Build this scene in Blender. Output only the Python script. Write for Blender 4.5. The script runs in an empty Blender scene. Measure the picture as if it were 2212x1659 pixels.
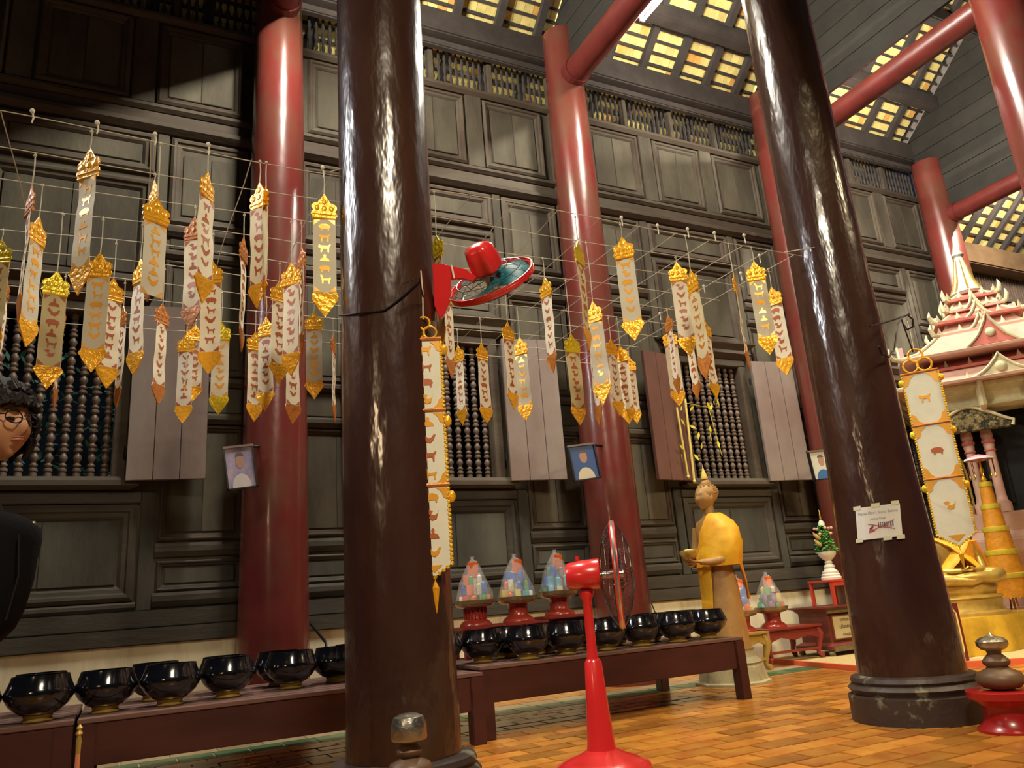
import bpy, bmesh, math, random
from mathutils import Vector, Matrix
random.seed(7)
SC = bpy.context.scene
COL = SC.collection
R = math.radians
# ------------------------------------------------------------------ camera
W, H, FPX = 2212, 1659, 1664.0
PITCH, ROLL, YAW, HC = R(16.0), R(4.5), R(27.2), 0.80
CF = Vector((math.sin(YAW)*math.cos(PITCH), math.cos(YAW)*math.cos(PITCH), math.sin(PITCH)))
_r0 = Vector((math.cos(YAW), -math.sin(YAW), 0)); _u0 = _r0.cross(CF)
CR = _r0*math.cos(ROLL) - _u0*math.sin(ROLL)
CU = _u0*math.cos(ROLL) + _r0*math.sin(ROLL)
CO = Vector((0, 0, HC))
cam = bpy.data.cameras.new('camera'); co = bpy.data.objects.new('camera', cam); COL.objects.link(co)
cam.sensor_width = 36; cam.lens = FPX/W*36; cam.clip_start = 0.02; cam.clip_end = 100
m = Matrix((CR, CU, -CF)).transposed().to_4x4(); m.translation = CO; co.matrix_world = m
SC.camera = co
# ------------------------------------------------------------------ light and exposure
SC.view_settings.view_transform = 'Standard'; SC.view_settings.look = 'None'
SC.view_settings.exposure = 0.08; SC.view_settings.gamma = 1.0; SC.view_settings.use_curve_mapping = False
wd = bpy.data.worlds.new('world'); SC.world = wd; wd.use_nodes = True
wd.node_tree.nodes['Background'].inputs[0].default_value = (0.10, 0.13, 0.22, 1)
wd.node_tree.nodes['Background'].inputs[1].default_value = 0.10
def area(name, loc, target, sx, sy, power, color, spread=180):
    l = bpy.data.lights.new(name, 'AREA'); l.shape = 'RECTANGLE'; l.size = sx; l.size_y = sy
    l.energy = power; l.color = color; l.spread = R(spread)
    o = bpy.data.objects.new(name, l); COL.objects.link(o); o.location = loc
    o.rotation_euler = (Vector(target)-Vector(loc)).to_track_quat('-Z', 'Y').to_euler()
    return o
area('nave_lamp', (0.6, -0.6, 5.2), (2.3, 3.0, 0.0), 1.0, 0.10, 88, (1.0, 0.86, 0.62), 100)
area('altar_lamp', (6.2, 1.2, 4.6), (7.0, 4.2, 0.4), 1.2, 0.4, 95, (1.0, 0.80, 0.48), 110)
area('aisle_lamp_left', (-2.4, 5.0, 4.9), (1.0, 3.3, 2.7), 0.12, 1.2, 42, (0.97, 0.98, 1.0), 100)
area('floor_lamp_warm', (4.0, 1.9, 4.6), (4.3, 3.2, 0), 0.8, 0.8, 9, (1.0, 0.78, 0.42), 84)
area('eave_fill', (6.4, 7.45, 6.2), (6.4, 7.4, 8), 8.6, 0.15, 18, (1.0, 0.9, 0.6), 160)  # added unseen fill, brightens the eave tiles behind the vent spindles
area('entrance_lamp', (-2.4, 0.6, 2.6), (0.2, 2.6, 1.3), 0.4, 0.4, 5, (1.0, 0.70, 0.40), 90)
# ------------------------------------------------------------------ pixel helpers (2212 x 1659 frame)
def ray(x, y): return CF + CR*((x-W/2)/FPX) + CU*((H/2-y)/FPX)
def onY(x, y, Y): d = ray(x, y); return CO + d*(Y/d.y)
def onX(x, y, X): d = ray(x, y); return CO + d*(X/d.x)
def onZ(x, y, Z): d = ray(x, y); return CO + d*((Z-HC)/d.z)
def proj(p):
    d = Vector(p)-CO; z = d.dot(CF)
    return W/2+FPX*d.dot(CR)/z, H/2-FPX*d.dot(CU)/z, z
# ------------------------------------------------------------------ materials
MC = {}
def mat(name, col, rough=0.6, metal=0.0, var=0.0, scale=6.0, stretch=(1, 1, 1), bump=0.0, bscale=None, col2=None,
        coat=0.0, emis=0.0, trans=0.0, alpha=1.0, rnd=0.0, spec=0.5, mixlo=0.35, mixhi=0.65, sub=0.0):
    if name in MC: return MC[name]
    M = bpy.data.materials.new(name); M.use_nodes = True; MC[name] = M
    nt = M.node_tree; N = nt.nodes; L = nt.links; b = N['Principled BSDF']
    b.inputs['Roughness'].default_value = rough; b.inputs['Metallic'].default_value = metal
    b.inputs['Coat Weight'].default_value = coat; b.inputs['Coat Roughness'].default_value = 0.12
    b.inputs['Specular IOR Level'].default_value = spec
    b.inputs['Base Color'].default_value = (*col, 1)
    if trans: b.inputs['Transmission Weight'].default_value = trans
    if alpha < 1: b.inputs['Alpha'].default_value = alpha
    if emis: b.inputs['Emission Color'].default_value = (*col, 1); b.inputs['Emission Strength'].default_value = emis
    if sub: b.inputs['Subsurface Weight'].default_value = sub; b.inputs['Subsurface Radius'].default_value = (.02, .01, .005)
    last = None
    if var or bump or col2 or rnd:
        tc = N.new('ShaderNodeTexCoord'); mp = N.new('ShaderNodeMapping'); mp.inputs['Scale'].default_value = stretch
        L.new(tc.outputs['Object'], mp.inputs['Vector'])
        oi = N.new('ShaderNodeObjectInfo')
        ad = N.new('ShaderNodeVectorMath'); ad.operation = 'ADD'
        cm = N.new('ShaderNodeCombineXYZ'); mu = N.new('ShaderNodeMath'); mu.operation = 'MULTIPLY'; mu.inputs[1].default_value = 37
        L.new(oi.outputs['Random'], mu.inputs[0]); L.new(mu.outputs[0], cm.inputs[0]); L.new(mu.outputs[0], cm.inputs[2])
        L.new(mp.outputs[0], ad.inputs[0]); L.new(cm.outputs[0], ad.inputs[1])
        nz = N.new('ShaderNodeTexNoise'); nz.inputs['Scale'].default_value = scale; nz.inputs['Detail'].default_value = 6
        nz.inputs['Roughness'].default_value = 0.62
        L.new(ad.outputs[0], nz.inputs['Vector'])
        mr = N.new('ShaderNodeMapRange'); mr.inputs[1].default_value = mixlo; mr.inputs[2].default_value = mixhi
        L.new(nz.outputs[0], mr.inputs[0])
        mx = N.new('ShaderNodeMix'); mx.data_type = 'RGBA'
        c2 = col2 if col2 else tuple(c*(1-var) for c in col)
        mx.inputs[6].default_value = (*col, 1); mx.inputs[7].default_value = (*c2, 1)
        L.new(mr.outputs[0], mx.inputs[0]); last = mx.outputs[2]
        if rnd:
            hs = N.new('ShaderNodeHueSaturation')
            m2 = N.new('ShaderNodeMapRange'); m2.inputs[3].default_value = 1-rnd; m2.inputs[4].default_value = 1+rnd
            L.new(oi.outputs['Random'], m2.inputs[0]); L.new(m2.outputs[0], hs.inputs['Value']); L.new(last, hs.inputs['Color'])
            last = hs.outputs[0]
        L.new(last, b.inputs['Base Color'])
        if bump:
            n2 = N.new('ShaderNodeTexNoise'); n2.inputs['Scale'].default_value = bscale or scale*3; n2.inputs['Detail'].default_value = 3
            L.new(ad.outputs[0], n2.inputs['Vector'])
            bp = N.new('ShaderNodeBump'); bp.inputs['Strength'].default_value = bump; bp.inputs['Distance'].default_value = 0.02
            L.new(n2.outputs[0], bp.inputs['Height']); L.new(bp.outputs[0], b.inputs['Normal'])
            if coat: L.new(bp.outputs[0], b.inputs['Coat Normal'])
    return M
WOOD = mat('wall_wood', (0.125, 0.106, 0.072), 0.78, spec=.28, col2=(0.060, 0.048, 0.034), var=0.45, scale=2.2, stretch=(1, 1, .35), bump=.25, bscale=22, rnd=.16)
WOODH = mat('wall_wood_rail', (0.105, 0.085, 0.060), 0.72, spec=.3, var=0.45, scale=2.2, stretch=(.3, 1, 1), bump=.25, bscale=22, rnd=.14, col2=(.062, .040, .027))
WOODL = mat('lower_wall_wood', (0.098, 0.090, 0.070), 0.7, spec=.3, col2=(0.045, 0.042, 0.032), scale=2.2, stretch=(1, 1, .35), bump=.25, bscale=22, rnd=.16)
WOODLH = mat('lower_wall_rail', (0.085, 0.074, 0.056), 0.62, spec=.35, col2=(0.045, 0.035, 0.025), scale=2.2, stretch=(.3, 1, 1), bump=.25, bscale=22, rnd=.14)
BEAM = mat('roof_timber', (0.060, 0.045, 0.038), 0.75, var=0.4, scale=4, bump=.3, rnd=.15)
GABW = mat('gable_wood', (0.024, 0.020, 0.015), 0.8, var=0.4, scale=4, bump=.3, rnd=.2)
RAFT = mat('rafter_wood', (0.050, 0.040, 0.036), 0.8, var=0.35, scale=5)
RED = mat('red_lacquer', (0.155, 0.024, 0.019), 0.27, col2=(0.130, 0.050, 0.030), scale=3.2, stretch=(1, 1, .55), bump=.22, bscale=7, coat=.35, mixlo=.42, mixhi=.68)
REDB = mat('red_beam_paint', (0.145, 0.022, 0.018), 0.38, var=.3, scale=4, bump=.15)
DARK = mat('dark_lacquer', (0.030, 0.010, 0.007), 0.26, col2=(0.050, 0.021, 0.012), scale=2.4, stretch=(1, 1, .35), bump=.55, bscale=11, coat=.5)
STONE = mat('column_base_paint', (0.036, 0.022, 0.018), 0.5, col2=(0.16, 0.16, 0.11), scale=5, bump=.3, mixlo=.60, mixhi=.66)
PLINTH = mat('white_plinth', (0.82, 0.75, 0.53), 0.85, col2=(0.50, 0.40, 0.25), scale=3.5, stretch=(1, 1, .25), bump=.1, mixlo=.5, mixhi=.75)
FLOOR = mat('floor_tile_glaze', (0.48, 0.22, 0.034), 0.28, col2=(0.36, 0.115, 0.018), scale=5, bump=.12, rnd=.36)
GROUT = mat('floor_grout', (0.62, 0.46, 0.26), 0.8, var=.3, scale=8)
GREENT = mat('green_band_tile', (0.055, 0.17, 0.075), 0.35, var=.4, scale=6, rnd=.25)
CREAMT = mat('cream_band_tile', (0.45, 0.32, 0.17), 0.4, var=.3, scale=6, rnd=.15)
TILE = mat('roof_tile_clay', (0.84, 0.67, 0.24), 0.6, var=.22, scale=9, rnd=.22)
TILEO = mat('roof_tile_orange', (0.80, 0.42, 0.10), 0.6, var=.22, scale=9, rnd=.15)
SHUT = mat('shutter_paint', (0.20, 0.098, 0.078), 0.5, col2=(0.15, 0.068, 0.052), scale=2.4, stretch=(1, 1, .5), bump=.12, bscale=16, rnd=.1)
SHUTR = mat('shutter_pale_sheen', (0.27, 0.215, 0.185), 0.5, col2=(0.20, 0.135, 0.115), scale=2.0, stretch=(1, 1, .5), bump=.12, bscale=16, rnd=.1)  # pinkish grey paint with the right leaves' sheen put into the colour
BALW = mat('baluster_wood', (0.17, 0.115, 0.085), 0.45, var=.4, scale=8)
GOLD = mat('gold_leaf', (0.80, 0.50, 0.10), 0.30, metal=1.0, var=.2, scale=14, bump=.2, bscale=30)
GOLDP = mat('gold_paint', (0.60, 0.40, 0.09), 0.38, metal=.45, var=.3, scale=9, bump=.1)
FOIL = mat('orange_gold_foil', (0.95, 0.46, 0.02), 0.30, metal=.35, var=.2, scale=20, bump=.3, bscale=50)
FOILY = mat('yellow_gold_foil', (0.80, 0.58, 0.02), 0.30, metal=.35, var=.2, scale=20, bump=.3, bscale=50)
FOILD = mat('dark_orange_foil', (0.58, 0.20, 0.03), 0.42, metal=.2, var=.3, scale=20, bump=.2, bscale=50)
PRINT = mat('print_brown', (0.40, 0.10, 0.025), 0.5)
PRINTG = mat('print_gold', (0.90, 0.42, 0.05), 0.3, metal=.3)
WHITEP = mat('white_paper', (0.80, 0.77, 0.70), 0.7)
REDPL = mat('red_plastic', (0.62, 0.022, 0.022), 0.26, coat=.4)
STRING = mat('string_cotton', (0.52, 0.48, 0.36), 0.9)
BLACKB = mat('black_glaze', (0.004, 0.004, 0.006), 0.13, coat=.6, bump=.12, bscale=5, var=.1)
BENCH = mat('bench_red_brown', (0.075, 0.020, 0.017), 0.42, var=.4, scale=5, stretch=(.25, 1, 1), bump=.1)
SLAT = mat('bench_slat', (0.20, 0.105, 0.085), 0.5, var=.35, scale=5, stretch=(.25, 1, 1))
REDT = mat('red_table', (0.27, 0.035, 0.025), 0.4, var=.25, scale=6)
YELR = mat('yellow_robe_cloth', (0.88, 0.50, 0.02), 0.55, col2=(.72, .32, .012), scale=5, bump=.15)
ORR = mat('orange_robe_cloth', (0.86, 0.38, 0.015), 0.55, col2=(.66, .22, .01), scale=5, bump=.15)
STAT = mat('statue_ochre', (0.46, 0.25, 0.075), 0.5, var=.3, scale=6, bump=.1)
PINK = mat('shrine_pink', (0.66, 0.40, 0.30), 0.6, var=.18, scale=5)
PINKR = mat('shrine_rose', (0.60, 0.17, 0.13), 0.55, var=.2, scale=5)
CREAM = mat('cream_trim', (0.66, 0.60, 0.36), 0.5, var=.25, scale=8)
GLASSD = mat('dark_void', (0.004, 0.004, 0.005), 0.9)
BLK = mat('black_cloth', (0.005, 0.005, 0.007), 0.95, spec=.15, var=.3, scale=9, bump=.2)
METAL = mat('silver_metal', (0.50, 0.48, 0.42), 0.36, metal=1.0, bump=.5, bscale=18, var=.25, scale=12)
IRON = mat('black_iron', (0.015, 0.012, 0.012), 0.5, metal=.6)
TURN = mat('turned_wood', (0.17, 0.095, 0.050), 0.45, var=.35, scale=5, bump=.2)
LEAF = mat('green_leaf', (0.06, 0.19, 0.03), 0.6, var=.5, scale=9)
MAT_ = mat('woven_mat', (0.62, 0.46, 0.20), 0.8, var=.3, scale=30)
REDM = mat('mat_red_border', (0.70, 0.12, 0.04), 0.8)
# paper panels let light through
def paper(name, col):
    M = bpy.data.materials.new(name); M.use_nodes = True; N = M.node_tree.nodes; L = M.node_tree.links
    b = N['Principled BSDF']; b.inputs['Base Color'].default_value = (*col, 1); b.inputs['Roughness'].default_value = .7
    t = N.new('ShaderNodeBsdfTranslucent'); t.inputs[0].default_value = (*col, 1)
    mx = N.new('ShaderNodeMixShader'); mx.inputs[0].default_value = .35
    L.new(b.outputs[0], mx.inputs[1]); L.new(t.outputs[0], mx.inputs[2]); L.new(mx.outputs[0], N['Material Output'].inputs[0])
    return M
PAPER = paper('banner_paper', (0.90, 0.84, 0.68)); PAPERG = paper('banner_paper_grey', (0.70, 0.65, 0.52)); PAPERY = paper('banner_paper_cream', (0.72, 0.63, 0.38))
# ------------------------------------------------------------------ mesh builder
class MB:
    def __init__(s): s.v = []; s.f = []
    def add(s, vs, fs):
        n = len(s.v); s.v += [Vector(v) for v in vs]; s.f += [[i+n for i in f] for f in fs]; return s
    def box(s, c, d, rz=0, rx=0, ry=0, taper=1.0):
        hx, hy, hz = d[0]/2, d[1]/2, d[2]/2; M = Matrix.Rotation(rz, 3, 'Z') @ Matrix.Rotation(ry, 3, 'Y') @ Matrix.Rotation(rx, 3, 'X')
        vs = [M @ Vector((x*(taper if z > 0 else 1), y*(taper if z > 0 else 1), z))+Vector(c) for z in (-hz, hz) for (x, y) in ((-hx, -hy), (hx, -hy), (hx, hy), (-hx, hy))]
        return s.add(vs, [(3, 2, 1, 0), (4, 5, 6, 7), (0, 1, 5, 4), (1, 2, 6, 5), (2, 3, 7, 6), (3, 0, 4, 7)])
    def b2(s, x0, x1, y0, y1, z0, z1): return s.box(((x0+x1)/2, (y0+y1)/2, (z0+z1)/2), (x1-x0, y1-y0, z1-z0))
    def rings(s, rings, cap=True, closed=False):
        n = len(rings[0]); base = len(s.v)
        for r in rings: s.v += [Vector(p) for p in r]
        m_ = len(rings)
        for i in range(m_ if closed else m_-1):
            a = base+i*n; b = base+((i+1) % m_)*n
            for j in range(n): k = (j+1) % n; s.f.append([a+j, a+k, b+k, b+j])
        if cap and not closed:
            s.f.append([base+j for j in range(n)][::-1]); s.f.append([base+(m_-1)*n+j for j in range(n)])
        return s
    def lathe(s, prof, n=20, c=(0, 0, 0), cap=True, sx=1, sy=1, sq=0):
        rs = []
        for (r, z) in prof:
            rg = []
            for j in range(n):
                a = 2*math.pi*j/n + (math.pi/4 if sq else 0)
                rg.append((c[0]+r*math.cos(a)*sx, c[1]+r*math.sin(a)*sy, c[2]+z))
            rs.append(rg)
        return s.rings(rs, cap)
    def loft(s, secs, n=18, cap=True, wob=0, ph=0):
        rs = []
        for (x, y, z, rx, ry) in secs:
            rs.append([(x+rx*math.cos(a)*(1+wob*math.sin(7*a+ph)), y+ry*math.sin(a)*(1+wob*math.sin(9*a+ph)), z) for a in [2*math.pi*j/n for j in range(n)]])
        return s.rings(rs, cap)
    def tube(s, pts, r, n=6, cap=True, closed=False, flat=1.0):
        pts = [Vector(p) for p in pts]; rs = []; m_ = len(pts); prev = None
        for i, p in enumerate(pts):
            if closed: t = pts[(i+1) % m_]-pts[i-1]
            else: t = pts[min(i+1, m_-1)]-pts[max(i-1, 0)]
            t.normalize()
            if prev is None: a = Vector((0, 0, 1)) if abs(t.z) < .9 else Vector((1, 0, 0)); u = t.cross(a).normalized()
            else: u = (prev-t*prev.dot(t)).normalized()
            prev = u; w = t.cross(u); rr = r[i] if isinstance(r, (list, tuple)) else r
            rs.append([p+u*math.cos(2*math.pi*j/n)*rr+w*math.sin(2*math.pi*j/n)*rr*flat for j in range(n)])
        return s.rings(rs, cap, closed)
    def prism(s, poly, y0, y1, c=(0, 0, 0)):            # polygon in x,z ; extruded along y
        n = len(poly); a = [(c[0]+p[0], c[1]+y0, c[2]+p[1]) for p in poly]; b = [(c[0]+p[0], c[1]+y1, c[2]+p[1]) for p in poly]
        fs = [list(range(n)), list(range(n, 2*n))[::-1]]+[[(i+1) % n, i, n+i, n+(i+1) % n] for i in range(n)]
        return s.add(a+b, fs)
    def ball(s, c, r, n=14, m_=9, sx=1, sy=1, sz=1):
        prof = [(r*math.sin(math.pi*i/m_)+1e-4, -r*math.cos(math.pi*i/m_)) for i in range(m_+1)]
        rs = [[(c[0]+p*math.cos(2*math.pi*j/n)*sx, c[1]+p*math.sin(2*math.pi*j/n)*sy, c[2]+z*sz) for j in range(n)] for p, z in prof]
        return s.rings(rs)
    def xf(s, M):
        s.v = [M @ v for v in s.v]; return s
    def build(s, name, material, parent=None, smooth=False, off=(0, 0, 0), bevel=0):
        me = bpy.data.meshes.new(name); o_ = Vector(off)
        me.from_pydata([tuple(v-o_) for v in s.v], [], s.f); me.validate(); me.update()
        bm = bmesh.new(); bm.from_mesh(me); bmesh.ops.recalc_face_normals(bm, faces=bm.faces)
        if bevel: bmesh.ops.bevel(bm, geom=bm.edges[:], offset=bevel, segments=2, affect='EDGES')
        bm.to_mesh(me); bm.free()
        if smooth:
            for p in me.polygons: p.use_smooth = True
            try: me.set_sharp_from_angle(angle=R(42))
            except Exception: pass
        me.materials.append(material)
        o = bpy.data.objects.new(name, me); COL.objects.link(o)
        if parent: o.parent = parent
        return o
def B(): return MB()
def tag(o, label=None, cat=None, group=None, kind=None):
    if label: o['label'] = label
    if cat: o['category'] = cat
    if group: o['group'] = group
    if kind: o['kind'] = kind
    return o
def thing(name, label, cat, loc=(0, 0, 0), rz=0, group=None):
    o = bpy.data.objects.new(name, None); COL.objects.link(o); o.location = loc; o.rotation_euler = (0, 0, rz); o.empty_display_size = .1
    return tag(o, label, cat, group)
def share(src, name, parent, loc=(0, 0, 0), rot=None, scale=None):
    c = src.copy(); COL.objects.link(c); c.parent = parent; c.location = loc; c.name = name
    if rot: c.rotation_euler = rot
    if scale: c.scale = scale
    return c
def dup(root, loc, rz=None, label=None, group=None, scale=None):
    r = root.copy(); COL.objects.link(r); r.location = loc
    if rz is not None: r.rotation_euler = (0, 0, rz)
    if scale: r.scale = scale
    if label: r['label'] = label
    if group: r['group'] = group
    for ch in root.children:
        c = ch.copy(); COL.objects.link(c); c.parent = r
        for g in ch.children: d = g.copy(); COL.objects.link(d); d.parent = c
    return r
# ================================================================== SETTING
YW = 7.0
XC = [-4.02, -0.58, 2.86, 6.30, 9.74]             # window centres along the wall
# ---- floor
fl = B().b2(-5, 17, -6, 8.4, -.12, -.006).build('floor', GROUT); tag(fl, kind='structure')
TW, TD, G = .30, .15, .012
cand = []
row = 0; y = 0.9
while y < 5.62:
    x = -3.0+(row % 2)*TW/2
    while x < 9.0:
        a = proj((x+TW/2, y+TD/2, 0))
        vis = -20 < a[0] < W+20 and a[1] < H+30 and a[2] > 0
        cand.append(((x+TW/2, y+TD/2), (1/a[2]**3 if vis else 0))); x += TW
    y += TD; row += 1
cand.sort(key=lambda c: -c[1])
ft = B().box((0, 0, -.008), (TW-G, TD-G, .016)).build('floor_tile', FLOOR, fl, bevel=.002)
ft.location = (*cand[0][0], random.uniform(0, .002))
for c, s_ in cand[1:300]: share(ft, 'floor_tile', fl, (c[0], c[1], random.uniform(-.001, .002)), (random.uniform(-.004, .004), random.uniform(-.004, .004), 0))
rest = B()
for c, s_ in cand[300:]: rest.box((c[0], c[1], -.008+random.uniform(0, .002)), (TW-G, TD-G, .016))
o = rest.build('far_floor_tiles', FLOOR, fl); tag(o, kind='stuff')
o = B()
x = -3
while x < 9: o.box((x+.1, 5.70, -.008), (.29, .13, .017)); x += .30
o = o.build('orange_border_tiles', FLOOR, fl); tag(o, kind='stuff')
gt = None; x = -2.2
while x < 6.4:
    if gt is None: gt = B().box((0, 0, -.008), (.215, .27, .018)).build('green_tile', GREENT, fl, bevel=.002); gt.location = (x, 5.91, 0)
    else: share(gt, 'green_tile', fl, (x, 5.91, 0))
    x += .225
ct = None; x = -2.2
while x < 6.4:
    if ct is None: ct = B().box((0, 0, -.008), (.29, .24, .018)).build('cream_tile', CREAMT, fl, bevel=.002); ct.location = (x, 6.17, 0)
    else: share(ct, 'cream_tile', fl, (x, 6.17, 0))
    x += .30
o = B()
for i in range(40):
    for j in range(4): o.box((-3+i*.3+(j % 2)*.15, 6.38+j*.15, -.008), (.292, .142, .016))
tag(o.build('wall_side_tiles', FLOOR, fl), kind='stuff')
# ---- wall_back
wb = B(); OH = .46                                   # opening half width
def seg(x0, x1, z0, z1, y0=7.0, y1=7.10): wb.b2(x0, x1, y0, y1, z0, z1)
seg(-6, 11.6, 0.0, 2.0); seg(-6, 11.6, 3.47, 6.62)
edges = [-6]+[e for c in XC for e in (c-OH, c+OH)]+[11.6]
for i in range(0, len(edges), 2): seg(edges[i], edges[i+1], 2.0, 3.47)
wall = wb.build('wall_back', WOOD); tag(wall, kind='structure')
P = {}
LOWZ = 2.0
def piece(name, m_, x0, x1, z0, z1, y0, y1=7.0, bev=.006):
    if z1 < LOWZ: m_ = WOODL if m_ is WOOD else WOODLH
    k = (name, round(x1-x0, 3), round(z1-z0, 3), y0, y1, m_.name)
    if k not in P:
        P[k] = B().b2(-(x1-x0)/2, (x1-x0)/2, y0, y1, -(z1-z0)/2, (z1-z0)/2).build(name, m_, wall, bevel=bev)
        P[k].location = ((x0+x1)/2, 0, (z0+z1)/2); return P[k]
    return share(P[k], name, wall, ((x0+x1)/2, 0, (z0+z1)/2))
def moulding(x0, x1, z0, z1, w, d=.045, base=7.0, name='panel_moulding'):
    # mitred stepped picture-frame moulding, outer edge at x0..z1, w wide
    k = (name, round(x1-x0, 3), round(z1-z0, 3), w, d, z1 < LOWZ)
    if k not in P:
        hx, hz = (x1-x0)/2, (z1-z0)/2; rs = []
        for (i, dd) in ((0, 0), (0, d*.6), (w*.25, d), (w*.45, d*.9), (w*.55, d*.55), (w*.8, d*.45), (w, .004), (w, 0)):
            rs.append([(-hx+i, base-dd, -hz+i), (hx-i, base-dd, -hz+i), (hx-i, base-dd, hz-i), (-hx+i, base-dd, hz-i)])
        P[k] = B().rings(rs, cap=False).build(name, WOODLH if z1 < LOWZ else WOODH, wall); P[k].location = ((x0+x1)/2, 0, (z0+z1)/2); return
    share(P[k], name, wall, ((x0+x1)/2, 0, (z0+z1)/2))
def boards(x0, x1, z0, z1, n, y0=6.985):
    w = (x1-x0)/n
    for i in range(n): piece('panel', WOOD, x0+i*w+.002, x0+(i+1)*w-.002, z0, z1, y0-.003*(i % 2), bev=.004)
def mrail(x0, x1, z0, z1, d):       # horizontal rail with rounded nose
    k = ('rail', round(x1-x0, 3), round(z1-z0, 3), d, z1 < LOWZ)
    if k not in P:
        hx, hz = (x1-x0)/2, (z1-z0)/2
        pf = [(7.0, -hz), (7-d*.5, -hz), (7-d*.75, -hz*.6), (7-d, -hz*.2), (7-d, hz*.55), (7-d*.8, hz), (7.0, hz)]
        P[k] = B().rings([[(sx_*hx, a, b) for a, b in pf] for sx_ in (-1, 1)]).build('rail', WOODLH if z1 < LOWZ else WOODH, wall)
        P[k].location = ((x0+x1)/2, 0, (z0+z1)/2); return
    share(P[k], 'rail', wall, ((x0+x1)/2, 0, (z0+z1)/2))
def bay(c):
    L_, R_ = c-1.46, c+1.46
    piece('bottom_beam', WOODH, c-1.72, c+1.72, .725, .845, 6.90); piece('bottom_beam', WOODH, c-1.72, c+1.72, .85, .98, 6.93)
    # post between bays (right of bay)
    piece('wall_post', WOODH, c+1.50, c+1.94, .98, 7.15, 6.90)
    for s in (-1, 1):                                # stiles beside the window zone
        piece('stile', WOOD, c+s*.74-.055, c+s*.74+.055, .98, 1.93, 6.965)
        piece('stile', WOOD, c+s*.70-.05, c+s*.70+.05, 3.74, 5.30, 6.965)
    # centre, below sill
    mrail(c-.68, c+.68, .985, 1.05, .04); moulding(c-.66, c+.66, 1.06, 1.82, .12); boards(c-.53, c+.53, 1.19, 1.69, 2)
    piece('rail', WOODH, c-.68, c+.68, 1.83, 1.925, 6.96)
    # centre above window
    moulding(c-.64, c+.64, 3.745, 4.79, .11, .055); boards(c-.52, c+.52, 3.86, 4.67, 2)
    moulding(c-.64, c+.64, 4.86, 5.28, .11, .055); boards(c-.52, c+.52, 4.98, 5.16, 1)
    # sides
    for s in (-1, 1):
        a, b = sorted((c+s*.82, c+s*1.48))
        mrail(a-.02, b, 1.0, 1.11, .05); moulding(a, b, 1.12, 1.36, .05, .03); boards(a+.06, b-.06, 1.18, 1.30, 1)
        mrail(a-.02, b, 1.39, 1.50, .04); moulding(a, b, 1.52, 2.50, .06, .035); boards(a+.07, b-.07, 1.59, 2.43, 2)
        mrail(a-.02, b, 2.51, 2.60, .065); boards(a+.03, b-.03, 2.62, 2.84, 1); mrail(a-.02, b, 2.85, 2.93, .065)
        a2 = c+s*.77; aa, bb = sorted((a2, c+s*1.48))
        moulding(aa, bb, 2.95, 4.02, .06, .035); boards(aa+.07, bb-.07, 3.02, 3.95, 2)
        mrail(aa, bb, 4.04, 4.12, .05); boards(aa+.03, bb-.03, 4.14, 4.24, 1); mrail(aa, bb, 4.26, 4.36, .05)
        moulding(aa, bb, 4.38, 5.28, .10, .05); boards(aa+.11, bb-.11, 4.49, 5.12, 2)
    # ledge
    mrail(c-1.50, c+1.50, 5.30, 5.40, .10); piece('rail', WOODH, c-1.50, c+1.50, 5.405, 5.52, 6.965); mrail(c-1.50, c+1.50, 5.53, 5.60, .07)
    for (u, v) in ((-1.40, -.62), (-.38, .38), (.62, 1.40)):
        moulding(c+u, c+v, 5.63, 6.53, .09, .05); boards(c+u+.10, c+v-.10, 5.73, 6.43, 2)
    for s in (-.5, .5): piece('stile', WOOD, c+s-.10, c+s+.10, 5.61, 6.55, 6.96)
    mrail(c-1.50, c+1.50, 6.545, 6.63, .08)
for c in XC: bay(c)
pl = B().b2(-6, 11.6, 6.935, 7.0, 0, .722).build('plinth', PLINTH, wall)
piece('wall_post', WOODH, XC[0]-1.94, XC[0]-1.50, .98, 7.15, 6.90)
# vent spindles under the eaves
vs = B().lathe([(.012, 0), (.016, .03), (.010, .06), (.022, .12), (.012, .17), (.026, .25), (.012, .33), (.022, .38), (.010, .44), (.016, .47), (.012, .50)], 6).build('vent_spindle', RAFT, wall)
k = 0; vs.location = (XC[1]-1.45, 7.02, 6.63)
for c in XC[1:]:
    for i in range(1, 40):
        if k < 290: share(vs, 'vent_spindle', wall, (c-1.45+i*.0745, 7.02, 6.63)); k += 1
for c in XC:
    for s in (-.75, 0, .75): piece('vent_post', WOODH, c+s-.03, c+s+.03, 6.62, 7.15, 6.97, 7.06)
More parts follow.
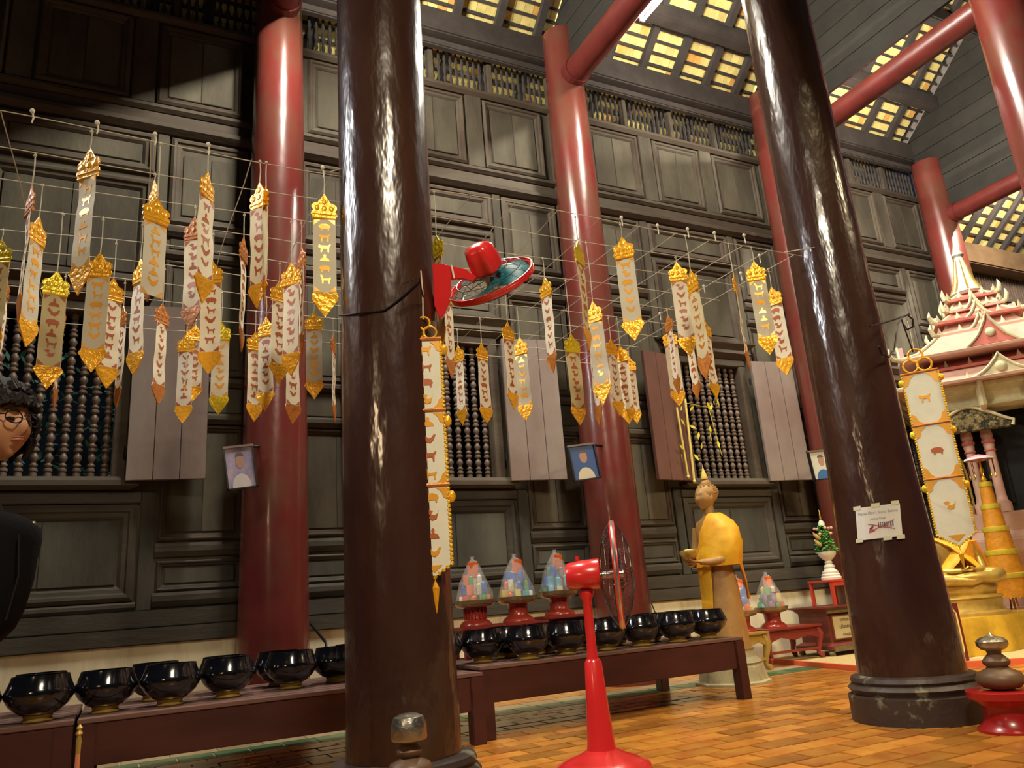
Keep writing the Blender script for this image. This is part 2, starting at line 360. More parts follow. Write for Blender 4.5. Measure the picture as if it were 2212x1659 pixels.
# ---- windows
def bprof(h):
    pts = [(.030, 0), (.030, .05)]; z = .05
    unit = [(.016, .0), (.033, .012), (.033, .028), (.018, .04), (.030, .052), (.030, .062), (.017, .075), (.026, .095), (.034, .115), (.026, .135), (.017, .15)]
    n = int((h-.1)/.155)
    st = (h-.1)/n/.155
    for i in range(n):
        for r_, dz in unit: pts.append((r_, z+dz*st))
        z += .155*st
    pts += [(.030, h-.045), (.030, h)]
    return pts
bal = None
for wi, c in enumerate(XC[1:]):
    w = B()
    for s in (-1, 1): w.b2(*sorted((c+s*.445, c+s*.555)), 6.93, 7.10, 2.03, 3.47)
    w.b2(c-.555, c+.555, 6.93, 7.10, 3.44, 3.53)
    wo = w.build('window_%d' % (wi+1), WOODH, bevel=.008); tag(wo, kind='structure')
    B().rings([[(c-hw, y_, z_), (c+hw, y_, z_), (c+hw, 7.02, z_), (c-hw, 7.02, z_)] for hw, y_, z_ in ((.60, 6.90, 1.935), (.66, 6.86, 1.96), (.66, 6.86, 2.0), (.60, 6.89, 2.035))]).build('window_sill', WOODH, wo)
    B().rings([[(c-hw, y_, z_), (c+hw, y_, z_), (c+hw, 7.0, z_), (c-hw, 7.0, z_)] for hw, y_, z_ in ((.58, 6.94, 3.535), (.66, 6.88, 3.60), (.62, 6.90, 3.65), (.72, 6.85, 3.72), (.72, 6.85, 3.74))]).build('window_head_moulding', WOODH, wo)
    nb = 9
    for i in range(nb):
        x = c-.40+i*.80/(nb-1)
        if bal is None: bal = B().lathe(bprof(1.41), 10).build('baluster', BALW, wo, smooth=True); bal.location = (x, 7.03, 2.035)
        else: share(bal, 'baluster', wo, (x, 7.03, 2.035))
    # shutters folded back against the wall
    for s in (-1, 1):
        a = R(9)*s
        sh = B()
        for q in range(3): sh.b2(*sorted((s*(.02+q*.20), s*(.215+q*.20))), -.02, .02+.002*q, 0, 1.50+(.0 if s > 0 else -.02))
        so = sh.build('shutter', SHUTR if s > 0 else SHUT, wo, bevel=.003); so.location = (c+s*.54, 6.84, 1.99); so.rotation_euler = (0, 0, -a)
        for z_ in (.25, 1.25):
            hg = B().tube([(0, .035, z_-.04), (0, .035, z_+.04)], .012, 8).build('hinge', IRON, so)
# dark outside with garden foliage
og = B().b2(-7, 13, 9.6, 9.7, -0.2, 5).build('wall_outside', GLASSD); tag(og, kind='structure')
NIGHT = mat('night_foliage', (0.05, 0.09, 0.035), 0.6, var=.5, scale=3)
for gi, gx in enumerate((-1.05, .05)):
    hb = B()
    for i in range(420):
        p = Vector((gx+random.uniform(-.52, .52), 8.2+random.random()*.8, 1.2+random.random()*2.4)); s_ = random.uniform(.03, .07)
        u = Vector((random.gauss(0, 1), random.gauss(0, 1), random.gauss(0, 1))).normalized(); v_ = u.orthogonal().normalized()
        hb.add([p-u*s_, p+v_*s_*.5, p+u*s_*1.2, p-v_*s_*.5], [(0, 1, 2, 3)])
    root = thing('garden_shrub', ('dark leafy shrub outside behind the left part of the left balustered window', 'dark leafy shrub outside behind the right part of the left balustered window')[gi], 'shrub', (gx, 8.5, 0))
    tag(hb.build('foliage', NIGHT, root, off=(gx, 8.5, 0)), kind='stuff')
    B().tube([(0, 0, -.1), (.03, 0, .9), (-.02, 0, 1.8)], [.05, .04, .02], 8).build('trunk', TURN, root)
area('garden_fill', (-0.8, 7.6, 4.4), (-0.6, 8.6, 2.2), .3, .3, 9, (0.6, 0.85, 1.0), 110)  # added bluish fill so the shrubs outside show dimly
# ---- roof
TS = math.tan(R(40.5)); CA, SA = math.cos(R(40.5)), math.sin(R(40.5))
def RZ(Y, z0=7.5): return z0+TS*(6.8-Y)
cb = B()
cb.rings([[(-5, Y, RZ(Y)+o_), (11.2, Y, RZ(Y)+o_)] + [(11.2, Y, RZ(Y)+o_+.03), (-5, Y, RZ(Y)+o_+.03)] for Y, o_ in ((8.3, .16), (3.0, .16), (0.0, .16))])
ceil = cb.build('ceiling', BEAM); tag(ceil, kind='structure')
cb = B().rings([[(-5, Y, z), (17, Y, z), (17, Y, z+.03), (-5, Y, z+.03)] for Y, z in ((0.0, RZ(0)+.16), (-7, RZ(0)-5.8))]).build('far_roof_slope', BEAM, ceil)
def slope_obj(name, m_, x0, x1, Y0, Y1, lift0, lift1, z0=7.5, parent=None, bev=0):
    # a bar following the slope between Y0 and Y1, occupying lifts normal to the slope
    n = Vector((0, SA, CA)); A = Vector((0, Y0, RZ(Y0, z0))); Bp = Vector((0, Y1, RZ(Y1, z0)))
    mb = B(); vs_ = []
    for x in (x0, x1):
        for p in (A, Bp):
            for l in (lift0, lift1): q = p+n*l; vs_.append((x, q.y, q.z))
    mb.add(vs_, [(0, 1, 3, 2), (4, 6, 7, 5), (0, 4, 5, 1), (2, 3, 7, 6), (0, 2, 6, 4), (1, 5, 7, 3)])
    return mb.build(name, m_, parent or ceil, bevel=bev)
rf = None
for i in range(-17, 12):
    x = 5.27+.53*i
    if x > 11.0 or x < -4.4: continue
    if rf is None: rf = slope_obj('rafter', RAFT, -.045, .045, 8.2, 3.2, -.03, .05); rf.location = (x, 0, 0)
    else: share(rf, 'rafter', ceil, (x, 0, 0))
PIT = .145
bt = None
for i in range(-8, 30):
    Y = 6.86-i*PIT*CA
    if Y < 3.4: continue
    if bt is None: bt = slope_obj('batten', RAFT, -4.9, 11.1, .014, -.014, .05, .075, z0=0); base = RZ(0, 0)
    o = bt if i == -8 else share(bt, 'batten', ceil)
    o.location = (0, Y, RZ(Y)-RZ(0, 0))
# purlins
for Y, hh, w_ in ((6.92, 0, 0), (6.24, .13, .12), (5.42, .13, .12), (4.55, .13, .12), (3.7, .13, .12)):
    if w_ == 0:
        for (z0_, z1_, y0_, y1_) in ((7.14, 7.47, 6.74, 7.02),): B().b2(-5, 11.1, y0_, y1_, z0_, z1_).build('wall_plate', BEAM, ceil, bevel=.02)
        B().b2(-5, 11.1, 6.86, 6.95, 7.05, 7.15).build('wall_plate', BEAM, ceil, bevel=.015)
    else:
        zc = RZ(Y)-.12; B().box((3.05, Y, zc), (16.1, .17, .22)).build('purlin', BEAM, ceil, bevel=.02)
# tiles
tw = .118; tiles = []
X = -4.8
while X < 11.0:
    for i in range(-7, 26):
        Y = 6.86-(i+.5)*PIT*CA
        if Y < 3.4: continue
        p = Vector((X, Y, RZ(Y)))+Vector((0, SA, CA))*.088
        q = proj(p); vis = 0 < q[0] < W and -30 < q[1] < H and X > 2.3
        rx = (X-5.27) % .53
        if vis and (rx < .07 or rx > .46) and False: vis = False
        tiles.append((p, 1/q[2] if vis and Y < 6.9 else 0))
    X += tw
tiles.sort(key=lambda t: -t[1])
def tile_src(m_):
    o = B().box((0, 0, 0), (tw-.004, PIT-.004, .012)).build('roof_tile', m_, ceil, bevel=.002); o.rotation_euler = (-R(40.5), 0, 0); return o
tA, tB = tile_src(TILE), tile_src(TILEO); uA = uB = False
nvis = 0
for p, s_ in tiles:
    if s_ > 0 and nvis < 300:
        nvis += 1
        src = tB if random.random() < .11 else tA
        if src is tA and not uA: src.location = p; uA = True
        elif src is tB and not uB: src.location = p; uB = True
        else: share(src, 'roof_tile', ceil, p)
for (nm, m_, sel) in (('far_roof_tiles', TILE, 0), ('far_orange_tiles', TILEO, 1)):
    mb = B(); k = 0; rr = random.Random(3); n_ = 0
    for p, s_ in tiles:
        if s_ > 0 and n_ < 300: n_ += 1; continue
        if (rr.random() < .11) == bool(sel): mb.box(p, (tw-.004, PIT-.004, .012), rx=-R(40.5))
    tag(mb.build(nm, m_, ceil), kind='stuff')
# ---- lower roof tier beyond the last column
Z2 = 5.85+TS*(7-6.8)
r2 = B().rings([[(11.3, Y, RZ(Y, Z2)+.16), (17, Y, RZ(Y, Z2)+.16), (17, Y, RZ(Y, Z2)+.19), (11.3, Y, RZ(Y, Z2)+.19)] for Y in (8, 2.5)]).build('lower_roof_boarding', BEAM, ceil)
n_ = Vector((0, SA, CA)); src = src2 = None; k = 0
for i in range(14):
    x = 11.62+i*.36; slope_obj('rafter', RAFT, x-.035, x+.035, 7.2, 4.0, -.02, .05, Z2)
for j in range(18):
    Y = 7.05-j*.17*CA
    slope_obj('batten', RAFT, 11.4, 16.6, Y+.012, Y-.012, .05, .075, Z2)
    for i in range(34):
        x = 11.5+i*.15; p = Vector((x, Y-.085*CA, RZ(Y-.085*CA, Z2)))+n_*.088; q = proj(p)
        if not (q[0] < W+40 and q[1] > 330): continue
        so_ = random.random() < .2
        if so_ and src2 is None: src2 = B().box((0, 0, 0), (.146, .165, .012)).build('roof_tile', TILEO, ceil); src2.rotation_euler = (-R(40.5), 0, 0); src2.location = p
        elif not so_ and src is None: src = B().box((0, 0, 0), (.146, .165, .012)).build('roof_tile', TILE, ceil); src.rotation_euler = (-R(40.5), 0, 0); src.location = p
        else: share(src2 if so_ else src, 'roof_tile', ceil, p)
BR2 = mat('beam_tan', (0.20, 0.115, 0.055), 0.6, var=.35, scale=4, bump=.1)
BR3 = mat('far_wall_brown', (0.13, 0.060, 0.035), 0.6, var=.35, scale=4, bump=.1, rnd=.2)
B().b2(11.4, 17, 6.7, 7.05, 5.46, 5.82).build('wall_plate', BR2, ceil, bevel=.02)
wr = B().b2(11.55, 17, 7.02, 7.1, 0, 5.5).build('wall_back_right', GLASSD); tag(wr, kind='structure')
for i in range(14): B().b2(11.5, 17, 6.95+.01*(i % 2), 7.02, .02+i*.355, .02+i*.355+.35).build('plank', BR3, wr, bevel=.006)
for i in range(60): 
    if i == 0: ls = B().box((0, 0, 0), (.022, .03, .44)).build('lattice_slat', BALW, wr); ls.location = (11.6, 6.97, 5.24)
    else: share(ls, 'lattice_slat', wr, (11.6+i*.07, 6.97, 5.24))
# gable boards over the tie beams
def gable(X, zb, name_i, label):
    g = bpy.data.objects.new('trim_%d' % name_i, None); COL.objects.link(g); g.location = (X, 5.2, zb); tag(g, kind='structure')
    z = zb
    while z < RZ(3.3):
        z1 = z+.27; yr = min(6.9, 6.8-(z1-.27-7.5)/TS) if z > 7.4 else 6.75
        yb = 6.8-(z1-7.5)/TS if z1 > 7.45 else 6.75
        y0 = 3.35
        if yb-y0 < .1: break
        B().prism([(y0, z), (yr, z), (min(yr, yb), z1-.01), (y0, z1-.01)], -.02, .02).xf(Matrix(((0, 1, 0, 0), (1, 0, 0, 0), (0, 0, 1, 0), (0, 0, 0, 1)))).build('plank', GABW, g, off=(0, 5.2, zb))
        z = z1
gable(1.10, 6.80, 1, 'dark plank boarding above the tie beam of the leftmost red column')
gable(4.42, 6.90, 2, 'dark plank boarding above the tie beam of the middle red column')
gable(7.73, 6.75, 3, 'dark plank boarding above the tie beam behind the right dark column')
gable(11.05, 6.15, 4, 'greenish dark plank gable beside the far right red column')
# ================================================================== COLUMNS AND BEAMS
def column(name, label, X, Y, zt, prof, m_, base=None, n=40):
    t = thing(name, label, 'column', (X, Y, 0))
    mb = B(); rs = []
    nz = 60
    for i in range(nz+1):
        z = zt*i/nz
        for k_ in range(len(prof)-1):
            if prof[k_][0] <= z <= prof[k_+1][0]:
                f = (z-prof[k_][0])/(prof[k_+1][0]-prof[k_][0]); r_ = prof[k_][1]*(1-f)+prof[k_+1][1]*f
        rs.append([(r_*math.cos(2*math.pi*j/n)*(1+.006*math.sin(3*z+j*.9)), r_*math.sin(2*math.pi*j/n)*(1+.006*math.cos(2.3*z+j)), z) for j in range(n)])
    mb.rings(rs).build('shaft', m_, t, smooth=True)
    if base: B().lathe(base, 48).build('base', STONE, t, smooth=True)
    return t
PR = [(0, .285), (1, .272), (2.5, .262), (4, .25), (5.5, .235), (7, .22), (8, .21)]
column('red_column', 'leftmost red lacquered column with a framed photo hung on it', 1.10, 6.6, 7.4, PR, RED)
column('red_column', 'red lacquered column in the middle, behind the red pedestal fan', 4.42, 6.6, 7.4, PR, RED)
column('red_column', 'red lacquered column mostly hidden behind the right dark column', 7.73, 6.6, 7.4, PR, RED)
column('red_column', 'far right red column rising behind the pink shrine', 11.05, 6.6, 7.0, PR, RED)
column('red_column', 'red column cut by the top right corner of the view', 7.45, 3.3, 9.5, [(0, .31), (3, .30), (6, .28), (10, .26)], RED)
BASE = [(.37, 0), (.37, .14), (.345, .15), (.35, .165), (.365, .18), (.35, .195), (.335, .205), (.345, .22), (.335, .24), (.30, .25), (.28, .25)]
BASEA = [(r_*.86, z) for r_, z in BASE]
column('dark_column', 'near dark lacquered column with a red wall fan on its side', 1.07, 3.3, 9.5, [(0, .238), (1, .228), (3, .224), (5, .221), (10, .20)], DARK, BASEA)
column('dark_column', 'right dark lacquered column with a white paper notice taped on it', 4.19, 3.32, 9.5, [(0, .30), (.4, .292), (1.5, .25), (3.2, .235), (5, .226), (10, .20)], DARK, BASE)
def beam(X, z, r_, label, y0=3.3, y1=6.7, m_=REDB, name='tie_beam'):
    t = thing(name, label, 'beam', (X, y1, z))
    B().tube([(0, -k_*(y1-y0)/8, 0) for k_ in range(9)], r_, 20).build('beam_log', m_, t, smooth=True)
    B().lathe([(r_*1.12, -.05), (r_*1.12, .05)], 20).xf(Matrix.Rotation(R(90), 4, 'X')).build('collar', m_, t, off=(0, .35, 0))
beam(1.10, 6.62, .14, 'red tie beam on the leftmost red column'); beam(4.42, 6.72, .15, 'red tie beam on the middle red column beside the fluorescent tube')
beam(7.73, 6.42, .14, 'long red tie beam rising behind the right dark column'); beam(11.05, 6.02, .13, 'red tie beam on the far right red column')
TUBE = mat('tube_light', (1.0, 0.96, .82), .5, emis=1600)
HOUS = mat('lamp_housing', (.75, .75, .72), .4)
for X, z, lab, yc in ((1.34, 6.625, 'fluorescent tube under the tie beam of the leftmost red column', 5.0), (4.68, 6.72, 'bright fluorescent tube at the top beside the middle tie beam', 4.75), (7.97, 6.60, 'fluorescent tube above the tie beam behind the right dark column', 5.0), (11.3, 6.15, 'fluorescent tube on the far right tie beam', 5.2)):
    t = thing('fluorescent_lamp', lab, 'lamp', (X, yc, z))
    B().tube([(0, -.6, 0), (0, .6, 0)], .016, 10).build('tube', TUBE, t)
    B().box((-.05, 0, .03), (.05, 1.24, .04)).build('housing', HOUS, t, bevel=.005)
    for s in (-1, 1): B().box((-.02, s*.61, .0), (.06, .02, .06)).build('holder', HOUS, t)
# ================================================================== helpers for figures
def atD(x, y, d): return CO + ray(x, y)*d
def frameM(o, xa, ya, za):
    M = Matrix((xa, ya, za)).transposed().to_4x4(); M.translation = o; return M
def head_mesh(mb, c, s, rot, buddha=False):
    # face looks along local -Y ; s = head height
    n, m_ = 44, 34; rs = []; M = Matrix.Rotation(rot, 3, 'Z')
    def g(a, b, ca, cb, sa, sb): return math.exp(-((a-ca)/sa)**2-((b-cb)/sb)**2)
    for i in range(m_+1):
        ph = -math.pi/2+math.pi*i/m_; r_ = []
        for j in range(n):
            th = 2*math.pi*j/n; a = (th+math.pi) % (2*math.pi)-math.pi
            d = 1.0
            d += (.19 if buddha else .27)*g(a, ph, 0, -.12, .16, .19)+.07*g(a, ph, 0, .10, .12, .25)      # nose
            d -= .07*g(a, ph, .36, .12, .18, .13)+.07*g(a, ph, -.36, .12, .18, .13)   # eye sockets
            d += .025*g(a, ph, .36, .10, .10, .06)+.025*g(a, ph, -.36, .10, .10, .06)   # lids
            d += .05*g(a, ph, 0, .36, .6, .12)                                         # brow
            d += .07*g(a, ph, 0, -.50, .20, .07)+.06*g(a, ph, 0, -.63, .18, .07)       # lips
            d -= .04*g(a, ph, 0, -.56, .22, .04)
            d += .14*g(a, ph, 0, -.95, .35, .22)                                       # chin
            d += .02*g(a, ph, .75, -.1, .3, .3)+.02*g(a, ph, -.75, -.1, .3, .3)        # cheeks
            for s_ in (-1, 1): d += .22*g(a, ph, s_*1.62, -.02, .11, .26 if not buddha else .42)   # ears
            x = .36*s*math.cos(ph)*math.sin(th)*d; y = -.42*s*math.cos(ph)*math.cos(th)*d; z = .5*s*math.sin(ph)*(d if ph < 0 else 1)
            if ph < -.15: x *= 1-.30*min(1, (-ph-.15)); y = y*(1-.05)-.02*s
            r_.append(M @ Vector((x, y, z))+Vector(c))
        rs.append(r_)
    mb.rings(rs)
def skin_obj(name, verts, edges, radii, m_, parent, root=0, lv=2):
    me = bpy.data.meshes.new(name); me.from_pydata([tuple(v) for v in verts], edges, []); me.update()
    o = bpy.data.objects.new(name, me); COL.objects.link(o); o.parent = parent
    me.skin_vertices.new() if not me.skin_vertices else None
    sk = o.modifiers.new('skin', 'SKIN'); sv = me.skin_vertices[0].data
    for i, r_ in enumerate(radii):
        sv[i].radius = (r_, r_) if not isinstance(r_, tuple) else r_; sv[i].use_root = (i == root)
    sk.use_smooth_shade = True
    ss = o.modifiers.new('sub', 'SUBSURF'); ss.levels = lv; ss.render_levels = lv
    me.materials.append(m_)
    return o
def hand(mb, wrist, fwd, palm_n, s=1.0, curl=.5, side=1):
    # palm slab + four fingers + thumb, as tapered tubes
    f = Vector(fwd).normalized(); n = Vector(palm_n).normalized(); a = f.cross(n).normalized()*side; w = Vector(wrist)
    rs = []
    for t, hw, ht in ((0, .026, .018), (.03, .036, .016), (.07, .042, .014), (.09, .040, .012)):
        c = w+f*t*s; rs.append([c+a*hw*s*math.cos(k_)+n*ht*s*math.sin(k_) for k_ in [2*math.pi*j/12 for j in range(12)]])
    mb.rings(rs)
    for i, L_ in enumerate((.066, .076, .070, .054)):
        p = w+f*.085*s+a*(-.030+.020*i)*s; pts = [p]; d = Vector(f)
        for k_ in range(3):
            d = (d+n*curl*.45).normalized(); pts.append(pts[-1]+d*L_*s/3)
        mb.tube(pts, [.0095*s, .009*s, .008*s, .006*s], 7)
    p = w+f*.02*s-a*.03*s
    mb.tube([p, p+(f*.5-a*.8+n*.3).normalized()*.035*s, p+(f*.9-a*.7+n*.6).normalized()*.065*s, p+(f*1.2-a*.4+n*.8).normalized()*.085*s], [.012*s, .011*s, .0095*s, .007*s], 7)
# ================================================================== BENCHES
xa = onY(160, 1600, 4.70).x
def bench(label, x0, x1, y0, y1, h):
    t = thing('bench', label, 'bench', ((x0+x1)/2, (y0+y1)/2, 0), group='long low benches under the alms bowls')
    L_, D_ = x1-x0, y1-y0; n = 9
    s0 = None
    for i in range(n):
        yy = -D_/2+(i+.5)*D_/n
        if s0 is None: s0 = B().box((0, 0, -.011), (L_, D_/n-.012, .022)).build('slat', SLAT, t, bevel=.003); s0.location = (0, yy, h)
        else: share(s0, 'slat', t, (0, yy, h))
    for s in (-1, 1): B().box((0, s*(D_/2-.03), h-.023-.10), (L_-.04, .03, .20)).build('apron', BENCH, t, bevel=.004)
    for s in (-1, 1): B().box((s*(L_/2-.045), 0, h-.023-.10), (.03, D_-.10, .19)).build('end_rail', BENCH, t, bevel=.004)
    lg = None
    for s in (-1, 1):
        for q in (-1, 1):
            if lg is None: lg = B().box((0, 0, (h-.024)/2), (.085, .085, h-.024)).build('leg', BENCH, t, bevel=.005); lg.location = (s*(L_/2-.043), q*(D_/2-.043), 0)
            else: share(lg, 'leg', t, (s*(L_/2-.043), q*(D_/2-.043), 0))
    return t
bench('dark red-brown slatted bench cut by the left edge of the view', -2.6, xa-.008, 4.70, 5.85, .415)
bench('dark red-brown slatted bench in the middle, ending behind the near dark column', xa+.008, 2.055, 4.70, 5.85, .415)
bench('dark red-brown slatted bench on the right, ending beside the standing statue', 2.075, 4.27, 4.79, 5.88, .44)
# ---- alms bowls
BP = [(.050, .028), (.092, .042), (.135, .080), (.160, .122), (.163, .140), (.154, .160), (.140, .195), (.134, .216), (.132, .224), (.124, .224), (.127, .205), (.145, .155), (.148, .13), (.125, .085), (.06, .05)]
def bowl_proto(label, loc):
    t = thing('alms_bowl', label, 'bowl', loc, group='black alms bowls lined up on the benches')
    B().lathe(BP, 36).build('bowl_body', BLACKB, t, smooth=True)
    B().lathe([(.070, 0), (.076, .006), (.064, .018), (.070, .034), (.060, .036), (.056, .018), (.060, 0)], 28, cap=False).build('ring_stand', GOLDP, t, smooth=True)
    return t
bowls = [
 (48, 1568, .415, 'large black alms bowl at the left edge, nearest the person in black'),
 (92, 1532, .415, 'black alms bowl half hidden behind the bowl at the left edge'),
 (-40, 1590, .415, 'black alms bowl cut by the left edge of the view'),
 (197, 1543, .415, 'black alms bowl standing alone, second along the front from the left edge'),
 (326, 1500, .415, 'black alms bowl peeking out left behind the third front bowl'),
 (358, 1524, .415, 'black alms bowl third along the front row from the left edge'),
 (462, 1484, .415, 'black alms bowl with a tall open mouth behind the fourth front bowl'),
 (492, 1506, .415, 'black alms bowl fourth along the front row from the left edge'),
 (578, 1474, .415, 'black alms bowl behind and left of the fifth front bowl'),
 (628, 1487, .415, 'black alms bowl fifth along the front row, in front of the leftmost red column'),
 (692, 1452, .415, 'black alms bowl at the rear just left of the near dark column'),
 (735, 1471, .415, 'black alms bowl half hidden by the left side of the near dark column'),
 (1030, 1432, .44, 'black alms bowl just right of the near dark column'),
 (1050, 1392, .44, 'black alms bowl at the rear below the leftmost wrapped offering'),
 (1146, 1420, .44, 'black alms bowl second from the near dark column on the right bench front'),
 (1122, 1391, .44, 'black alms bowl at the rear below the middle wrapped offering'),
 (1204, 1386, .44, 'black alms bowl at the rear below the third wrapped offering'),
 (1246, 1410, .44, 'black alms bowl at the front just left of the red pedestal fan'),
 (1275, 1380, .44, 'black alms bowl hidden behind the pole of the red pedestal fan'),
 (1334, 1399, .44, 'black alms bowl at the front just right of the pedestal fan pole'),
 (1350, 1370, .44, 'black alms bowl behind, under the cage of the pedestal fan'),
 (1412, 1390, .44, 'black alms bowl third from the right end of the front row'),
 (1423, 1364, .44, 'black alms bowl at the rear between the pedestal fan cage and the statue'),
 (1482, 1381, .44, 'black alms bowl second from the right end of the front row'),
 (1487, 1358, .44, 'black alms bowl at the rear, rightmost of the rear row'),
 (1550, 1374, .44, 'black alms bowl at the right end of the bench in front of the statue'),
]
bp_ = None; PB = []
for i, (x, y, z, lab) in enumerate(bowls):
    p = onZ(x, y, z+.001); PB.append([p.x, min(5.45, max(4.89 if z < .43 else 4.98, p.y)), z+.001, lab, p.x, p.y])
for _ in range(400):                                     # settle them side by side without touching
    for i in range(len(PB)):
        for j in range(i):
            a, b = PB[i], PB[j]
            if a[2] != b[2]: continue
            dx, dy = a[0]-b[0], a[1]-b[1]; d = math.hypot(dx, dy) or 1e-3
            if d < .318:
                k_ = (.318-d)/d/2; a[0] += dx*k_; b[0] -= dx*k_; a[1] += dy*k_; b[1] -= dy*k_
    for a in PB: a[1] = min(5.32 if a[2] > .43 else 5.6, max(4.89 if a[2] < .43 else 4.98, a[1])); a[0] = min(a[0], 4.11)
for a in PB:
    p = (a[0], a[1], a[2]); s = random.uniform(.96, .975)
    if bp_ is None: bp_ = bowl_proto(a[3], p)
    else: dup(bp_, p, random.uniform(0, 6), a[3], scale=(s, s, s))
# ================================================================== PEDESTAL FAN
def cage(t, M, r_, dep, m_ring, m_wire, nw=28, ringname='guard_ring'):
    ring = [M @ Vector((0, r_*math.cos(a), r_*math.sin(a))) for a in [2*math.pi*k_/48 for k_ in range(48)]]
    B().tube(ring, .010, 8, closed=True).build(ringname, m_ring, t, smooth=True)
    for nm, sg in (('front_guard', 1), ('rear_guard', -1)):
        g = B()
        for k_ in range(nw):
            a = 2*math.pi*k_/nw
            g.tube([M @ Vector((sg*dep*math.sin(math.pi/2*(1-u)**.6), (r_*u)*math.cos(a+.3*u*sg), (r_*u)*math.sin(a+.3*u*sg))) for u in (.18, .4, .62, .82, .95, 1.0)], .0012, 4)
        for u in (.2, .5, .8): g.tube([M @ Vector((sg*dep*math.sin(math.pi/2*(1-u)**.6), r_*u*math.cos(a), r_*u*math.sin(a))) for a in [2*math.pi*k_/32 for k_ in range(32)]], .002, 4, closed=True)
        g.build(nm, m_wire, t)
def blades(t, M, r_, m_, nb=3, ph=0, bw_=.62):
    for b_ in range(nb):
        mb = B(); a0 = 2*math.pi*b_/nb+ph; N_ = 9; top = []; bot = []
        for u in [i/N_ for i in range(N_+1)]:
            rr = r_*(.12+.80*u); w = bw_*math.sin(math.pi*(.18+.74*u))**.8
            tw_ = .045*(1-u*.5)
            for (lst, off) in ((top, .0015), (bot, -.0015)):
                lst.append([M @ Vector((off+tw_*(v-.5)*1.5, rr*math.cos(a0+w*(v-.5)*1.9), rr*math.sin(a0+w*(v-.5)*1.9))) for v in (0, .25, .5, .75, 1)])
        rs = [tt+bb[::-1] for tt, bb in zip(top, bot)]
        mb.rings(rs).build('blade', m_, t, smooth=True)
WIRE = mat('guard_wire', (0.10, 0.09, 0.09), 0.35, metal=.8)
WIREL = mat('guard_wire_chrome', (0.55, 0.5, 0.48), 0.3, metal=.9)
TEAL = mat('blade_teal', (0.01, 0.13, 0.16), 0.2, coat=.5)
BLADD = mat('blade_dark', (0.05, 0.04, 0.045), 0.3, coat=.4, alpha=.75)
FP = Vector((2.13, 3.50, 0))
t = thing('pedestal_fan', 'red pedestal fan standing on the orange floor, seen edge on', 'fan', FP)
B().lathe([(.235, 0), (.235, .018), (.225, .035), (.17, .06), (.10, .085), (.075, .10), (.0, .10)], 40).build('base', REDPL, t, smooth=True)
B().loft([(0, 0, .09, .075, .075), (0, 0, .12, .068, .068), (0, 0, .30, .055, .055), (0, 0, .50, .043, .043), (0, 0, .515, .032, .032)], 24).build('lower_column', REDPL, t, smooth=True)
B().loft([(0, 0, .51, .030, .030), (0, 0, .56, .025, .025), (0, 0, .80, .024, .024), (0, 0, .82, .038, .038), (0, 0, .845, .038, .038)], 20).build('upper_column', REDPL, t, smooth=True)
ax = Vector((.83, -.56, 0)).normalized(); ay = Vector((.56, .83, 0)); az_ = Vector((0, 0, 1))
M = frameM(Vector((0, 0, .915)), ax, ay, az_)
mb = B(); mb.rings([[M @ Vector((x, r_*1.0*math.cos(a), r_*.95*math.sin(a)*(1 if math.sin(a) > 0 else .8)+.0)) for a in [2*math.pi*k_/20 for k_ in range(20)]] for x, r_ in ((-.095, .03), (-.093, .068), (-.08, .078), (0, .088), (.075, .09), (.082, .085), (.082, .02))]).build('motor_housing', REDPL, t, smooth=True)
B().tube([M @ Vector((-.03, 0, .08)), M @ Vector((-.03, 0, .105))], .009, 10).build('knob', REDPL, t)
B().tube([M @ Vector((.08, 0, 0)), M @ Vector((.20, 0, 0))], .018, 12).build('hub', WIREL, t, smooth=True)
Mc = frameM(Vector((0, 0, .915))+ax*.165, ax, ay, az_)
mb = B()
N_ = 48
mb.rings([[Mc @ Vector((sx_, rr*math.cos(a), rr*math.sin(a))) for a in [2*math.pi*k_/N_ for k_ in range(N_)]] for sx_, rr in ((-.014, .262), (.014, .262), (.014, .268), (-.014, .268))], closed=True, cap=False).build('rim_band', REDPL, t, smooth=True)
cage(t, Mc, .262, .085, WIREL, WIRE, 60); blades(t, Mc, .25, BLADD, 3, .4)
# ---- wall fan on the near column
ctr = atD(1062, 607, 3.72); n = (CR*.38-CU*.82+CF*.42).normalized(); ma = (CR*.91+CU*.40); ma = (ma-n*ma.dot(n)).normalized(); mi = n.cross(ma)
org = atD(948, 640, 3.62)
t = thing('wall_fan', 'red wall fan with teal blades fixed to the side of the near dark column', 'fan', org)
def L(p): return p-org
Mf = frameM(L(ctr), n, ma, mi)
B().rings([[Mf @ Vector((sx_, rr*math.cos(a), rr*math.sin(a))) for a in [2*math.pi*k_/N_ for k_ in range(N_)]] for sx_, rr in ((-.015, .212), (.015, .212), (.015, .219), (-.015, .219))], closed=True, cap=False).build('rim_band', REDPL, t, smooth=True)
cage(t, Mf, .21, .065, REDPL, WIRE, 20); blades(t, Mf, .205, TEAL, 3, .0, .90)
Mm = frameM(L(ctr), n, ma, mi)
mb = B(); mb.rings([[Mm @ Vector((x, r_*math.cos(a)*(1+.10*math.cos(5*a)), r_*math.sin(a)*(1+.10*math.cos(5*a)))) for a in [2*math.pi*k_/30 for k_ in range(30)]] for x, r_ in ((-.195, .02), (-.19, .050), (-.17, .068), (-.11, .076), (-.06, .076), (-.045, .06), (-.045, .01))]).build('motor_housing', REDPL, t, smooth=True)
B().tube([Mm @ Vector((-.04, 0, 0)), Mm @ Vector((.035, 0, 0))], .03, 14).build('hub', WIREL, t, smooth=True)
